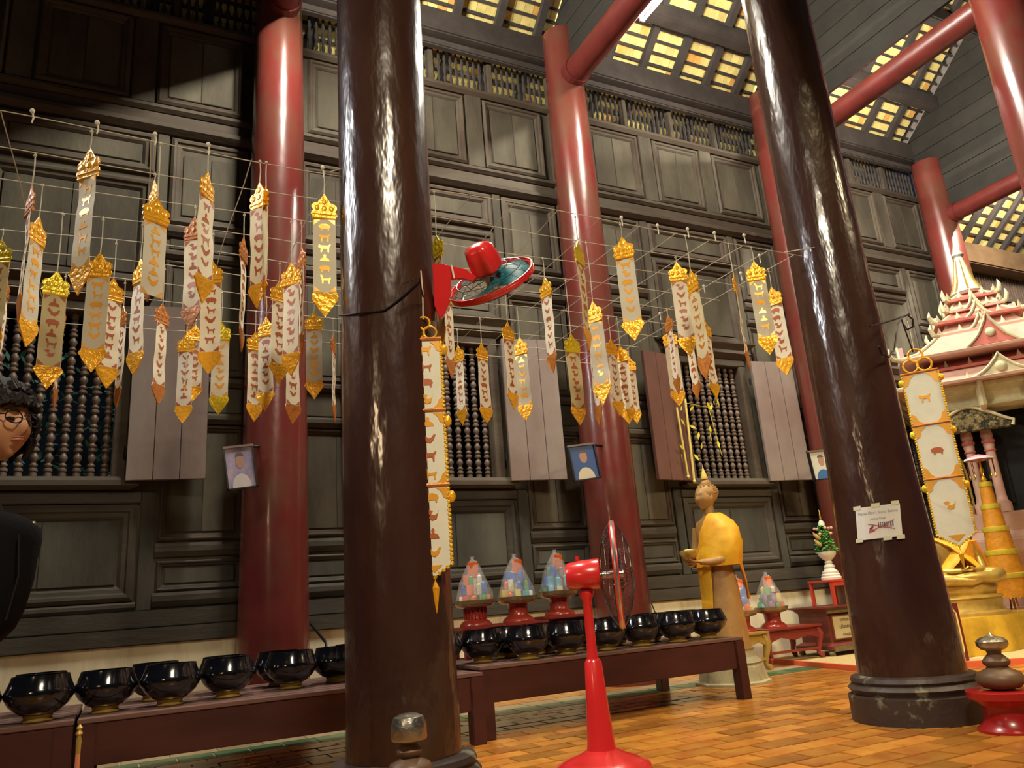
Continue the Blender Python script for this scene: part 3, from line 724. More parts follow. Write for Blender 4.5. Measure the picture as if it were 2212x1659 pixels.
def plate(px, d, th, name, m_):
    a = [L(atD(x, y, d)) for x, y in px]; b = [p+CF*th for p in a]; k_ = len(a)
    return B().add(a+b, [list(range(k_)), list(range(k_, 2*k_))[::-1]]+[[i, (i+1) % k_, k_+(i+1) % k_, k_+i] for i in range(k_)]).build(name, m_, t, bevel=.003)
plate([(934, 569), (962, 571), (974, 606), (970, 655), (958, 682), (950, 690), (938, 660)], 3.60, .05, 'mounting_plate', REDPL)
plate([(958, 571), (1005, 581), (1030, 598), (1022, 609), (1000, 602), (966, 604)], 3.61, .04, 'arm', REDPL)
plate([(973, 572), (977, 572), (983, 602), (979, 602)], 3.595, .01, 'trim_strip', mat('ivory_trim', (.8, .72, .55), .5))
# ================================================================== STANDING STATUE
SX, SY = 4.86, 5.66
st = thing('standing_statue', 'ochre standing statue holding a bowl, draped in a yellow robe', 'statue', (SX, SY, 0), R(-84))
B().lathe([(.33, 0), (.33, .02), (.30, .03), (.275, .14), (.26, .16), (.27, .175), (.22, .22), (.205, .27), (.22, .29), (.0, .29)], 8).build('base', mat('statue_base_stone', (.42, .36, .20), .6, var=.4, scale=6, bump=.2), st)
bd = B(); bd.loft([(0, 0, .28, .205, .17), (0, 0, .45, .20, .165), (0, 0, .80, .178, .14), (0, 0, 1.00, .150, .115), (0, 0, 1.12, .135, .10), (0, 0, 1.24, .155, .105), (0, 0, 1.35, .185, .105), (0, 0, 1.41, .165, .09), (0, 0, 1.445, .085, .065), (0, -.005, 1.47, .055, .052), (0, -.012, 1.55, .052, .05)], 28)
head_mesh(bd, (0, -.03, 1.625), .235, 0, True)
arms = [[(-.175, 0, 1.36), (-.215, -.01, 1.20), (-.20, -.06, 1.06), (-.12, -.20, 1.04), (-.06, -.27, 1.045)], [(.175, 0, 1.36), (.215, -.01, 1.20), (.20, -.06, 1.06), (.12, -.20, 1.04), (.06, -.27, 1.045)]]
for a in arms: bd.tube(a, [.052, .046, .040, .032, .024], 12)
hand(bd, (-.075, -.25, 1.045), (.45, -.7, .1), (0, 0, 1), .95, .5, 1); hand(bd, (.075, -.25, 1.045), (-.45, -.7, .1), (0, 0, 1), .95, .5, -1)
bd.build('body', STAT, st, smooth=True)
hb = B(); hb.ball((0, .0, 1.665), .10, 28, 16, 1.0, 1.08, .95)
hb.ball((0, .01, 1.755), .052, 20, 10, 1, 1, .9)
for i in range(90):
    u = (i+.5)/90; ph = math.acos(1-u*1.05); th = i*2.399963
    if math.sin(ph)*math.cos(th) > 0 or ph < .9: hb.ball((.102*math.sin(ph)*math.sin(th), .0+.108*math.sin(ph)*math.cos(th), 1.665+.097*math.cos(ph)), .0105, 6, 4)
hb.build('hair_cap', STAT, st, smooth=True)
B().lathe([(.030, 1.80), (.034, 1.815), (.020, 1.86), (.008, 1.90), (.001, 1.935)], 14).build('finial', mat('yellow_finial', (.80, .60, .12), .4), st, smooth=True)
# robe: shell over the left side and torso
def shell(secs, a0, a1, th, n=22, wob=.04):
    mb = B(); outer = []; inner = []
    for (x, y, z, rx, ry) in secs:
        A_ = [a0(z)+(a1(z)-a0(z))*k_/n for k_ in range(n+1)]
        outer.append([Vector((x+rx*math.cos(a)*(1+wob*math.sin(6*a+9*z)), y+ry*math.sin(a)*(1+wob*math.sin(6*a+9*z)), z)) for a in A_])
        inner.append([Vector((x+(rx-th)*math.cos(a), y+(ry-th)*math.sin(a), z)) for a in A_])
    mb.rings([o_+i_[::-1] for o_, i_ in zip(outer, inner)])
    return mb
shell([(0.03, -.01, 1.00, .225, .165), (.045, -.01, 1.08, .235, .165), (.05, 0, 1.20, .245, .155), (.045, 0, 1.32, .235, .145), (.03, 0, 1.39, .205, .13), (.02, 0, 1.45, .135, .105), (.03, .0, 1.475, .085, .075)], lambda z: -2.6+max(0, (z-1.05))*3.0, lambda z: 2.5-max(0, z-1.1)*.8, .012, 44, .055).build('robe', YELR, st, smooth=True)
shell([(0, 0, .40, .225, .19), (0, 0, .70, .205, .17), (0, 0, 1.02, .19, .15)], lambda z: -2.35, lambda z: -1.25-(1.02-z)*.35, .012, 14, .05).build('robe_front_fall', YELR, st, smooth=True)
shell([(0, .02, .70, .26, .20), (0, .02, .85, .26, .20), (0, .01, 1.05, .235, .17)], lambda z: .15+(1.05-z)*.9, lambda z: 1.0, .012, 10, .05).build('robe_tail', ORR, st, smooth=True)
bw = Matrix.Rotation(R(-84), 3, 'Z') @ Vector((0, -.33, 1.05))
t = thing('offering_bowl', 'small gold bowl held in the hands of the standing statue', 'bowl', (SX+bw.x, SY+bw.y, bw.z+.02))
B().lathe([(.03, 0), (.065, .025), (.085, .06), (.080, .085), (.072, .085), (.05, .04), (.0, .03)], 24).build('bowl_body', GOLDP, t, smooth=True)
tag(B().ball((0, 0, .07), .06, 12, 6, 1, 1, .45).build('rice', mat('rice', (.7, .6, .25), .8), t), kind='stuff')
# ================================================================== SEATED STATUE, TABLE, UMBRELLA, SHRINE
MZ = .04
t = thing('woven_mat', 'yellow woven mat with a red border on the floor at the right', 'mat', (8.2, 5.6, 0))
B().add([(6.30-8.2, 6.75-5.6, 0), (5.95-8.2, 5.12-5.6, 0), (7.3-8.2, 4.0-5.6, 0), (11-8.2, 4.0-5.6, 0), (11-8.2, 6.75-5.6, 0)]+[(6.30-8.2, 6.75-5.6, MZ), (5.95-8.2, 5.12-5.6, MZ), (7.3-8.2, 4.0-5.6, MZ), (11-8.2, 4.0-5.6, MZ), (11-8.2, 6.75-5.6, MZ)], [(0, 1, 2, 3, 4), (9, 8, 7, 6, 5)]+[(i, (i+1) % 5, 5+(i+1) % 5, 5+i) for i in range(5)]).build('weave', MAT_, t)
mb = B()
for a, b in (((6.30, 6.75), (5.95, 5.12)), ((5.95, 5.12), (7.3, 4.0))):
    d = Vector((b[0]-a[0], b[1]-a[1], 0)); mb.box(((a[0]+b[0])/2-8.2, (a[1]+b[1])/2-5.6, MZ*.5+.003), (d.length, .04, MZ+.008), math.atan2(d.y, d.x))
mb.build('border', REDM, t)
# gold cloth covered table
tz = onY(2100, 1335, 4.9).z
gx0 = onY(2052, 1380, 4.85).x
CLOTH = mat('gold_satin', (0.70, 0.42, 0.04), 0.25, var=.35, scale=4, bump=.3, bscale=5, coat=.3)
t = thing('draped_table', 'low table draped in shiny gold satin under the seated gold statue', 'table', (gx0+.95, 5.25, MZ+.002))
B().box((0, 0, (tz-MZ)/2), (1.8, .74, tz-MZ-.02)).build('table_frame', BENCH, t)
rs = []
for z, e in ((0.0, .05), (.1, .035), (tz-MZ-.03, .008), (tz-MZ, 0)):
    rg = []
    for k_ in range(80):
        u = k_/80*4; sd = int(u); f = u-sd; hx, hy = .92+e*1, .39+e
        x, y = [(-hx+2*hx*f, -hy), (hx, -hy+2*hy*f), (hx-2*hx*f, hy), (-hx, hy-2*hy*f)][sd]
        wv = e*.5*math.sin(k_*1.7); rg.append((x*(1+wv), y*(1+wv*2), z))
    rs.append(rg)
B().rings(rs).build('cloth', CLOTH, t, smooth=True)
bx = onY(2088, 1280, 5.15).x
sb = thing('seated_statue', 'gold seated statue in a yellow-orange robe on a tiered gold pedestal', 'statue', (bx, 5.2, tz), R(-32))
hz0 = onY(2088, 1262, 5.2).z-tz
def sq(prof, n=8): return B().lathe(prof, n)
B().lathe([(.40, 0), (.40, .03), (.36, .05), (.345, .10), (.35, .16), (.37, .17), (.35, .19), (.30, .20), (.32, .23), (.335, .27), (.32, .31), (.30, hz0)], 28, sy=.8).build('pedestal', GOLDP, sb, smooth=True)
bd = B(); h0 = hz0
bd.loft([(0, 0, h0, .12, .10), (0, 0, h0+.08, .15, .12), (0, .02, h0+.16, .125, .10), (0, .02, h0+.28, .14, .10), (0, .02, h0+.38, .185, .10), (0, .02, h0+.43, .16, .085), (0, .02, h0+.455, .07, .06), (0, .01, h0+.52, .05, .05)], 26)
head_mesh(bd, (0, 0, h0+.60), .22, 0, True)
for s in (-1, 1):
    bd.tube([(s*.06, .02, h0+.07), (s*.22, -.06, h0+.075), (s*.33, -.13, h0+.07), (s*.22, -.24, h0+.055), (0, -.27, h0+.05+.02*s), (-s*.16, -.24, h0+.06)], [.09, .085, .072, .055, .045, .035], 12)
    bd.tube([(s*.175, .02, h0+.39), (s*.235, .02, h0+.25), (s*.22, -.06, h0+.14), (s*.12, -.19, h0+.13), (s*.05, -.23, h0+.13)], [.052, .045, .04, .032, .025], 12)
    hand(bd, (s*.07, -.22, h0+.13), (-s*.9, -.25, 0), (0, 0, 1), .9, .25, s)
bd.build('body', GOLDP, sb, smooth=True)
B().ball((0, .02, h0+.645), .10, 22, 12, 1, 1, .9).build('hair_cap', GOLDP, sb, smooth=True)
B().lathe([(.045, h0+.72), (.05, h0+.75), (.02, h0+.80), (.001, h0+.87)], 14).build('finial', GOLD, sb, smooth=True)
shell([(0, .02, h0+.14, .20, .15), (0, .02, h0+.28, .20, .14), (0, .02, h0+.38, .215, .125), (0, .02, h0+.45, .15, .10), (0, .03, h0+.475, .09, .075)], lambda z: -1.25, lambda z: 3.5, .012, 30, .04).build('robe', ORR, sb, smooth=True)
mb = B()
for s, m2 in ((-1, 0), (1, 1)):
    mb.tube([(s*.15, -.02, h0+.46), (s*.05, -.12, h0+.38), (-s*.08, -.15, h0+.24), (-s*.2, -.12, h0+.12)], [.045, .06, .07, .05], 10, flat=.35)
mb.build('sash', YELR, sb, smooth=True)
mb = B().tube([(.20, .0, h0+.42), (.27, .05, h0+.25), (.30, .06, h0+.05), (.30, .08, h0-.18)], [.05, .06, .07, .06], 10, flat=.3)
mb.build('robe_tail', ORR, sb, smooth=True)
# tiered umbrella
ux = onY(2190, 1300, 5.3).x
um = thing('tiered_umbrella', 'orange and gold tiered ceremonial umbrella with a pink and white top', 'umbrella', (ux, 5.3, tz))
ztop = onY(2145, 985, 5.3).z-tz
zb = onY(2185, 1290, 5.3).z-tz
lean = 0
UO = mat('umbrella_orange', (0.80, 0.33, 0.015), 0.5, var=.25, scale=14, bump=.2); UY = mat('umbrella_yellow', (0.75, 0.60, 0.05), 0.4, var=.2, scale=20)
nt_ = 5; zs = [zb+(ztop-.30-zb)*i/nt_ for i in range(nt_+1)]
for i in range(nt_):
    rb = .20-.155*i/nt_; rt = .20-.155*(i+1)/nt_
    B().lathe([(rb, zs[i]), (rt+.012, zs[i+1]-.01)], 20).build('tier_skirt', UO, um, smooth=True)
    B().lathe([(rt+.020, zs[i+1]-.05), (rt+.024, zs[i+1]-.03), (rt+.022, zs[i+1]), (rt, zs[i+1]+.004)], 20).build('tier_band', UY, um, smooth=True)
    mb = B()
    for k_ in range(14): a = 2*math.pi*k_/14; mb.ball((rb*math.cos(a), rb*math.sin(a), zs[i]-.005), .011, 6, 4)
    mb.build('bead_trim', GOLD, um)
B().lathe([(.15, ztop-.05), (.145, ztop-.03), (.14, ztop-.045)], 24, cap=False).build('top_fringe', mat('white_fringe', (.85, .75, .75), .8), um)
B().lathe([(.145, ztop-.035), (.09, ztop-.01), (.0, ztop+.015)], 24).build('top_canopy', mat('pink_canopy', (.80, .28, .35), .7), um, smooth=True)
hg = None
for k_ in range(10):
    a = 2*math.pi*k_/10; p = (.13*math.cos(a), .13*math.sin(a), ztop-.05)
    if hg is None: hg = B().tube([(0, 0, 0), (0, 0, -.16)], .004, 5).lathe([(.002, -.21), (.010, -.19), (.003, -.16)], 8).build('hanging_bead_string', GOLD, um); hg.location = p
    else: share(hg, 'hanging_bead_string', um, p)
B().lathe([(.012, ztop-.31), (.03, ztop-.27), (.012, ztop-.22), (.025, ztop-.18), (.01, ztop-.12), (.006, ztop-.03)], 12).build('finial', FOIL, um, smooth=True)
B().tube([(0, 0, 0), (0, 0, zb)], .012, 10).build('pole', GOLDP, um)
for k_ in range(4):
    a = math.pi/4+k_*math.pi/2; B().tube([(.16*math.cos(a), .16*math.sin(a), .0), (.10*math.cos(a), .10*math.sin(a), zb+.02)], .010, 8).build('leg', FOILD, um)
# maroon sign board with cream border
p0 = onY(2050, 1420, 4.72); hb_ = onY(2052, 1303, 4.72).z
t = thing('sign_board', 'maroon board with a yellow line border leaning by the gold pedestal', 'sign', (p0.x+.10, 4.70, MZ), R(-12))
MAR = mat('maroon_board', (0.16, 0.018, 0.018), .45)
B().box((-.08, 0, (hb_-MZ)/2), (.36, .022, hb_-MZ)).build('board', MAR, t, bevel=.004)
zz = hb_-MZ; c = .05
pts = [(-.22, .04), (.03, .04), (.06, .04+c), (.06, zz-.04-c), (.03, zz-.04), (-.22, zz-.04), (-.25, zz-.04-c), (-.25, .04+c)]
B().tube([(x-.0, -.013, z) for x, z in pts], .008, 6, closed=True).build('border_line', mat('cream_line', (.80, .72, .20), .5), t)
# white sacred box, cloth etc
px_ = onY(1989, 1010, 5.0)
t = thing('white_post', 'thin white and yellow-topped post behind the right dark column', 'post', (onY(2010, 1250, 4.50).x-.03, 4.50, MZ))
zt_ = onY(1998, 1012, 4.5).z-MZ
B().tube([(0, 0, 0), (0, 0, zt_-.05)], .022, 12).build('pole', WHITEP, t, smooth=True)
B().lathe([(.045, zt_-.06), (.05, zt_-.02), (.035, zt_+.02), (.0, zt_+.05)], 14).build('cap', mat('yellow_cap', (.8, .75, .25), .4), t, smooth=True)
# pointed dark gilded panel
lx = onY(2108, 1100, 5.75)
LC = mat('dark_gilded_carving', (0.30, 0.23, 0.09), 0.45, col2=(.03, .028, .015), scale=16, bump=.5, metal=.35, mixlo=.42, mixhi=.58)
t = thing('pointed_stele', 'dark gilded pointed stele behind the seated statue and umbrella', 'stele', (onY(2112, 1260, 5.75).x, 5.75, MZ))
zt_ = onY(2098, 960, 5.8).z-MZ
pl_ = [(-.23, 0), (.23, 0), (.23, zt_-.38), (.19, zt_-.22), (0, zt_), (-.19, zt_-.22), (-.23, zt_-.38)]
B().prism(pl_, -.03, .03).build('slab', LC, t, bevel=.006)
B().tube([(x*.93, -.034, z*.99+.01) for x, z in pl_], .014, 6, closed=True).build('rim', GOLDP, t)
# ================================================================== PINK SHRINE
SH = onY(2132, 800, 5.66); shx, shy = SH.x, 5.66
def SZ(x, y): return onY(x, y, shy-.5).z
t = thing('shrine', 'ornate pink and cream tiered shrine with a pale spire and slim columns', 'shrine', (shx, shy, 0), R(38))
SC_ = 1.0
zc0 = 1.40; zc1 = onY(2150, 868, shy-.6).z
def ring4(hw, z): return [(-hw, -hw, z), (hw, -hw, z), (hw, hw, z), (-hw, hw, z)]
B().rings([ring4(h, z) for h, z in ((.78, MZ), (.78, .12), (.74, .14), (.74, .30), (.70, .36), (.68, .8), (.72, .9), (.76, .95), (.76, 1.1), (.72, 1.2), (.72, zc0))]).build('pedestal', PINK, t, bevel=.01)
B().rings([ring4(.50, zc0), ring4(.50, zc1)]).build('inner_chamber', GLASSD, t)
cp = None
for sx_ in (-1, -.72, -.40, .40, .72, 1):
    for sy_ in (-1, -.72, -.40, .40, .72, 1):
        if abs(sx_) < 1 and abs(sy_) < 1: continue
        if cp is None:
            h = zc1-zc0; cp = B().lathe([(.085, 0), (.085, .10), (.06, .13), (.052, .2), (.050, h*.62), (.060, h*.66), (.05, h*.70), (.068, h*.76), (.058, h*.80), (.055, h*.86), (.075, h*.92), (.085, h)], 12).build('column', PINK, t, smooth=True)
            cp.location = (sx_*.64, sy_*.64, zc0); ring = B().lathe([(.064, h*.68), (.074, h*.70), (.064, h*.72)], 12, cap=False).lathe([(.057, h*.60), (.064, h*.61), (.057, h*.62)], 12, cap=False).build('column_band', PINKR, cp)
        else:
            c_ = share(cp, 'column', t, (sx_*.64, sy_*.64, zc0)); share(ring, 'column_band', c_)
zt_ = zc1
def roof(hw0, hw1, z0, z1, mat1, trim=True):
    rs = [ring4(hw0, z0), ring4(hw0*1.01, z0+.03)]
    for i in range(1, 6):
        u = i/5; rs.append(ring4(hw0+(hw1-hw0)*(u**.62), z0+.03+(z1-z0-.03)*u))
    B().rings(rs).build('roof_tier', mat1, t)
    if trim:
        for sx_, sy_ in ((-1, -1), (1, -1), (1, 1), (-1, 1)):
            B().tube([(sx_*hw1, sy_*hw1, z1), (sx_*(hw0*.8), sy_*(hw0*.8), z0+(z1-z0)*.30), (sx_*hw0, sy_*hw0, z0+.02), (sx_*hw0*1.08, sy_*hw0*1.08, z0+.03), (sx_*hw0*1.13, sy_*hw0*1.13, z0+.10), (sx_*hw0*1.10, sy_*hw0*1.10, z0+.17)], [.02, .025, .03, .03, .025, .004], 7).build('ridge_finial', CREAM, t, smooth=True)
def gables(hw, z, w, h, m_):
    for q in range(4):
        g = B(); n = 12; pl_ = [(w*.5*(1-i/n)**.0*math.cos(math.pi*i/n), 0) for i in range(1)]
        pl_ = [(w/2, 0)]+[(w/2*(1-u)*(1-.25*math.sin(math.pi*u)), h*u) for u in [i/8 for i in range(1, 8)]]+[(0, h*1.15)]+[(-w/2*(1-u)*(1-.25*math.sin(math.pi*u)), h*u) for u in [i/8 for i in range(7, 0, -1)]]+[(-w/2, 0)]
        g.prism(pl_, -.03, .03, (0, -hw, z)); M_ = Matrix.Rotation(q*math.pi/2, 4, 'Z'); g.xf(M_)
        go = g.build('gable', m_, t)
        r_ = B().tube([(x, -hw-.035, z+zz_) for x, zz_ in pl_], .018, 6).ball((0, -hw-.04, z+h*.4), w*.10, 10, 6, 1, .5, 1); r_.xf(M_); r_.build('gable_rim', CREAM, go, smooth=True)
def antefixes(hw, z, k, s, m_=CREAM):
    mb = B()
    for q in range(4):
        for i in range(k):
            v = -hw+2*hw*i/(k-1); x, y = ((v, -hw), (hw, v), (-v, hw), (-hw, -v))[q]
            mb.lathe([(s*.30, 0), (s*.42, s*.25), (s*.22, s*.7), (0.002, s*1.3)], 6, (x, y, z))
    tag(mb.build('antefix_row', m_, t, smooth=True), kind='stuff')
levels = [('ent', 830, 2120), ]
zE = zc1+.30
B().rings([ring4(h, z) for h, z in ((.80, zc1), (.88, zc1+.04), (.82, zc1+.10), (.84, zc1+.18), (.96, zc1+.24), (.98, zE))]).build('entablature', CREAM, t, bevel=.008)
br = None
for q in range(4):
    for v in (-.6, -.2, .2, .6):
        p = [(v*1.2, -.80, zc1-.05), (v*1.2, -.90, zc1+.05), (v*1.2, -.93, zc1+.2), (v*1.2, -1.05, zE+.02)]
        B().tube(p, [.02, .05, .045, .03], 8).xf(Matrix.Rotation(q*math.pi/2, 4, 'Z')).build('bracket', CREAM, t, smooth=True)
zr = zE
zspt = onY(2060, 512, shy).z; tot = zspt-zr
spec = [(1.10, .78, .30, PINK), (.82, .60, .20, PINKR), (.98, .50, .46, PINK), (.50, .36, .22, PINK), (.48, .26, .22, PINKR), (.32, .20, .20, PINK), (.28, .12, .16, PINKR)]
hsum = sum(s_[2] for s_ in spec); spire = .85; k_ = (tot-spire)/hsum
zz_ = zr
for i, (a, b, h, m_) in enumerate(spec):
    roof(a, b, zz_, zz_+h*k_, m_, i in (0, 2, 4, 6, 3, 5))
    if i in (0, 2): gables(a*.93, zz_+h*k_*.15, .55*a, h*k_*.95, PINKR if i else CREAM)
    antefixes(a*.92 if i != 2 else a*.6, zz_+.02 if i != 2 else zz_+h*k_*.5, 7 if i < 3 else 5, .085 if i < 3 else .09)
    if i in (3, 4, 5): gables(a*.9, zz_+.02, .6*a, h*k_*1.1, PINK)
    zz_ += h*k_
SPM = mat('spire_pale', (.62, .62, .50), .5, var=.25, scale=9)
B().lathe([(.17, zz_), (.20, zz_+.03), (.15, zz_+.10), (.11, zz_+.22), (.085, zz_+.38), (.055, zz_+.50), (.05, zz_+.54), (.075, zz_+.57), (.05, zz_+.62), (.022, zz_+.74), (.004, zz_+.85)], 16).build('spire', SPM, t, smooth=True)
for q in range(8):
    a = math.pi*2*q/8; B().tube([(.185*math.cos(a), .185*math.sin(a), zz_+.04), (.12*math.cos(a), .12*math.sin(a), zz_+.2), (.06*math.cos(a), .06*math.sin(a), zz_+.5)], [.014, .010, .006], 5).build('spire_rib', GOLDP, t)
# dark gilded curved pediment over the doorway on the shrine's left front face
w2 = .42; zpb = zc1-.34; hp_ = .28
pl_ = [(-w2, 0), (w2, 0), (w2*1.05, .06), (w2*.85, .10), (w2*.6, .17), (w2*.3, hp_*.85), (0, hp_*1.05), (-w2*.3, hp_*.85), (-w2*.6, .17), (-w2*.85, .10), (-w2*1.05, .06)]
MP = Matrix.Translation((-.80, .42, zpb+.10)) @ Matrix.Rotation(R(-90), 4, 'Z')
tag_ = B().prism(pl_, -.04, .04).xf(MP).build('door_pediment', LC, t, bevel=.01)
B().tube([(x, -.05, z+.01) for x, z in pl_[1:]], .020, 8).xf(MP).build('pediment_rim', CREAM, tag_, smooth=True)
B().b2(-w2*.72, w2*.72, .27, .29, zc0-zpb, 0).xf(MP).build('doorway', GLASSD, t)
# ================================================================== OFFERINGS ON RED TABLES
def low_table(label, x, y, w, d, h, m_, curved=False, z0=0):
    t = thing('low_table', label, 'table', (x, y, z0))
    B().box((0, 0, h-.012), (w, d, .024)).build('tabletop', m_, t, bevel=.005)
    B().box((0, 0, h-.055), (w-.06, d-.06, .06)).build('apron', m_, t, bevel=.004)
    for s in (-1, 1):
        for q in (-1, 1):
            X_, Y_ = s*(w/2-.05), q*(d/2-.05)
            if curved: B().tube([(X_, Y_, h-.03), (X_+s*.025, Y_+q*.02, h*.72), (X_+s*.01, Y_, h*.40), (X_-s*.012, Y_, h*.16), (X_+s*.022, Y_+q*.01, .03), (X_+s*.03, Y_+q*.01, 0)], [.035, .042, .030, .022, .030, .022], 8).build('leg', m_, t, smooth=True)
            else: B().box((X_, Y_, (h-.05)/2), (.045, .045, h-.05)).build('leg', m_, t, bevel=.004)
    if curved:
        B().box((0, -d/2+.04, h*.30), (w-.10, .02, .025)).build('stretcher', m_, t)
        ap = [(-w/2+.04, 0), (w/2-.04, 0), (w/2-.06, -.07), (w/4, -.035), (0, -.07), (-w/4, -.035), (-w/2+.06, -.07)]
        B().prism(ap, -.01, .01, (0, -d/2+.025, h-.06)).build('carved_apron', m_, t)
    return t
PAL = [mat('pack_orange', (.75, .16, .03), .4), mat('pack_blue', (.03, .12, .50), .4), mat('pack_white', (.75, .75, .72), .5), mat('pack_green', (.10, .35, .10), .5), mat('pack_yellow', (.75, .60, .15), .5), mat('pack_purple', (.22, .10, .20), .5), mat('pack_cyan', (.15, .45, .60), .4), mat('pack_cream', (.60, .55, .38), .6)]
CEL = mat('cellophane', (.95, .95, .95), .08, alpha=.16, bump=.8, bscale=14, spec=1.0, var=.05)
TRAYM = mat('tray_tin', (.42, .32, .16), .35, metal=.6, var=.4, scale=12, bump=.3, bscale=30)
PEDR = mat('pedestal_red', (.36, .035, .02), .28, var=.25, scale=8, coat=.4)
def offering(label1, label2, x, y, zt, seed, ribs=False, s=1.0):
    t = thing('pedestal_tray', label1, 'tray', (x, y, zt)); rr = random.Random(seed)
    B().lathe([(.135, 0), (.135, .012), (.115, .035), (.090, .05), (.082, .06), (.085, .13), (.095, .15)], 28).build('pedestal', PEDR, t, smooth=True)
    if ribs:
        rb = None
        for k_ in range(16):
            a = 2*math.pi*k_/16; p = (.092*math.cos(a), .092*math.sin(a), .055)
            if rb is None: rb = B().tube([(0, 0, 0), (0, 0, .09)], .007, 5).build('rib', PEDR, t); rb.location = p
            else: share(rb, 'rib', t, p)
    B().lathe([(.10, .145), (.15, .155), (.165, .175), (.172, .205), (.176, .207), (.168, .175), (.15, .163), (.0, .163)], 32).build('tray_dish', TRAYM, t, smooth=True)
    o = thing('wrapped_offering', label2, 'offering', (x, y, zt+.165), rr.uniform(-.3, .3), group='cellophane wrapped offerings on trays')
    z = 0
    for lvl, (n, rad, hh) in enumerate(((9, .112, .085), (7, .085, .09), (5, .055, .085))):
        for k_ in range(n):
            a = 2*math.pi*k_/n+rr.random()*.4; m_ = rr.choice(PAL); kind = rr.randrange(3); cx_, cy_ = rad*math.cos(a), rad*math.sin(a)
            h_ = hh*rr.uniform(.85, 1.2)
            if kind == 0: B().box((cx_, cy_, z+h_/2), (.062, .045, h_), a).build('packet', m_, o, bevel=.003)
            elif kind == 1: B().lathe([(.02, 0), (.021, .004), (.021, h_*.75), (.010, h_*.85), (.010, h_)], 12, (cx_, cy_, z)).build('bottle', m_, o, smooth=True)
            else: B().lathe([(.024, 0), (.026, .004), (.026, h_-.004), (.024, h_)], 12, (cx_, cy_, z)).build('tin', m_, o, smooth=True)
        z += hh*.92
    B().box((0, 0, .12), (.07, .07, .24)).build('carton', PAL[7], o, bevel=.004)
    B().box((rr.uniform(-.015, .015), -.02, z+.045), (.070, .06, .13), .2, .06).build('top_packet', PAL[0], o, bevel=.006)
    B().lathe([(.012, 0), (.013, .09), (.006, .10), (.006, .12)], 10, (.035, .0, z)).build('bottle', PAL[rr.choice((2, 0, 4))], o, smooth=True)
    rs = []
    for (r_, z_) in ((.152, .0), (.158, .035), (.145, .10), (.118, .18), (.088, .25), (.060, .31), (.035, .35), (.012, .375), (.02, .395)):
        rs.append([(r_*math.cos(a)*(1+.06*math.sin(a*5+z_*30)+.04*math.sin(a*9+seed)), r_*math.sin(a)*(1+.06*math.sin(a*5+z_*30)), z_) for a in [2*math.pi*k_/36 for k_ in range(36)]])
    B().rings(rs, cap=False).build('cellophane_wrap', CEL, o, smooth=True)
    for r_ in (t, o): r_.scale = (s, s, s)
    o.location.z = zt+.168*s
    return t
OY = 5.66
for i, (x, yf, lt, l1, l2) in enumerate(((1040, 1352, 'red low table under the leftmost wrapped offering', 'red ribbed pedestal tray under the leftmost wrapped offering', 'leftmost of three cellophane wrapped offerings, orange packet on top'),
        (1133, 1342, 'red low table under the middle wrapped offering', 'red pedestal tray under the middle wrapped offering', 'cellophane wrapped offering in the middle of the three behind the right bench'),
        (1223, 1328, 'red low table under the offering beside the pedestal fan', 'red pedestal tray beside the pedestal fan head', 'cellophane wrapped offering with blue packs just left of the pedestal fan head'))):
    p = onY(x, yf, OY-.10); low_table(lt, p.x, OY, .36, .34, p.z-.443, REDT, z0=.441); offering(l1, l2, p.x, OY, p.z, 11+i*5, i == 0, .92)
# small tables right of the statue
p = onY(1687, 1355, 6.3); xr = p.x; zr_ = p.z
low_table('carved red low table right of the standing statue', xr+.08, 6.42, .78, .46, zr_-MZ, REDT, True, z0=MZ)
offering('red pedestal tray on the carved red table right of the statue', 'cellophane wrapped offering with blue and orange packets on the carved red table', xr, 6.40, zr_+.001, 31, False)
p2 = onY(1622, 1365, 6.2); low_table('gilded carved low table just behind the standing statue', xr-.60, 6.36, .55, .46, zr_-.01, GOLDP, True)
offering('red pedestal tray half hidden behind the standing statue', 'wrapped offering with a white bottle half hidden behind the standing statue', xr-.42, 6.40, zr_-.009, 43, False)
# donation chest
cx0 = onY(1830, 1400, 6.3).x; ch = onY(1790, 1310, 6.2).z
t = thing('donation_chest', 'dark red wooden donation chest with a cream placard of lettering', 'chest', (cx0, 6.42, MZ))
hh = ch-MZ; CH = mat('chest_wood', (.20, .045, .03), .42, var=.3, scale=6); CHB = mat('chest_band', (.22, .17, .08), .5, var=.4, scale=12)
B().rings([[(-a, -b, z), (a, -b, z), (a, b, z), (-a, b, z)] for a, b, z in ((.36, .25, hh*.12), (.36, .25, hh*.2), (.30, .20, hh*.27), (.30, .20, hh*.86), (.34, .24, hh*.95), (.38, .27, hh*.97), (.38, .27, hh))]).build('body', CH, t)
B().box((0, -.255, hh*.14), (.66, .02, .05)).build('carved_band', CHB, t); B().box((0, -.222, hh*.90), (.64, .02, .045)).build('carved_band', CHB, t)
for s in (-1, 1):
    for q in (-1, 1): B().tube([(s*.31, q*.20, 0), (s*.33, q*.21, hh*.06), (s*.31, q*.20, hh*.13)], [.03, .035, .03], 8).build('foot', CHB, t, smooth=True)
pc = B().box((0, -.207, hh*.56), (.50, .012, hh*.46)).build('placard', mat('placard_cream', (.62, .52, .30), .5), t, bevel=.002)
B().rings([[(-a, y_, hh*.56-b), (a, y_, hh*.56-b), (a, y_, hh*.56+b), (-a, y_, hh*.56+b)] for a, b, y_ in ((.27, hh*.25, -.20), (.27, hh*.25, -.222), (.25, hh*.23, -.222), (.25, hh*.23, -.20))], cap=False).build('placard_frame', CH, t)
def text(body, size, m_, parent, loc, rot, name='lettering', ext=.0008, align='CENTER'):
    return _text(body, size, m_, parent, loc, rot, name)
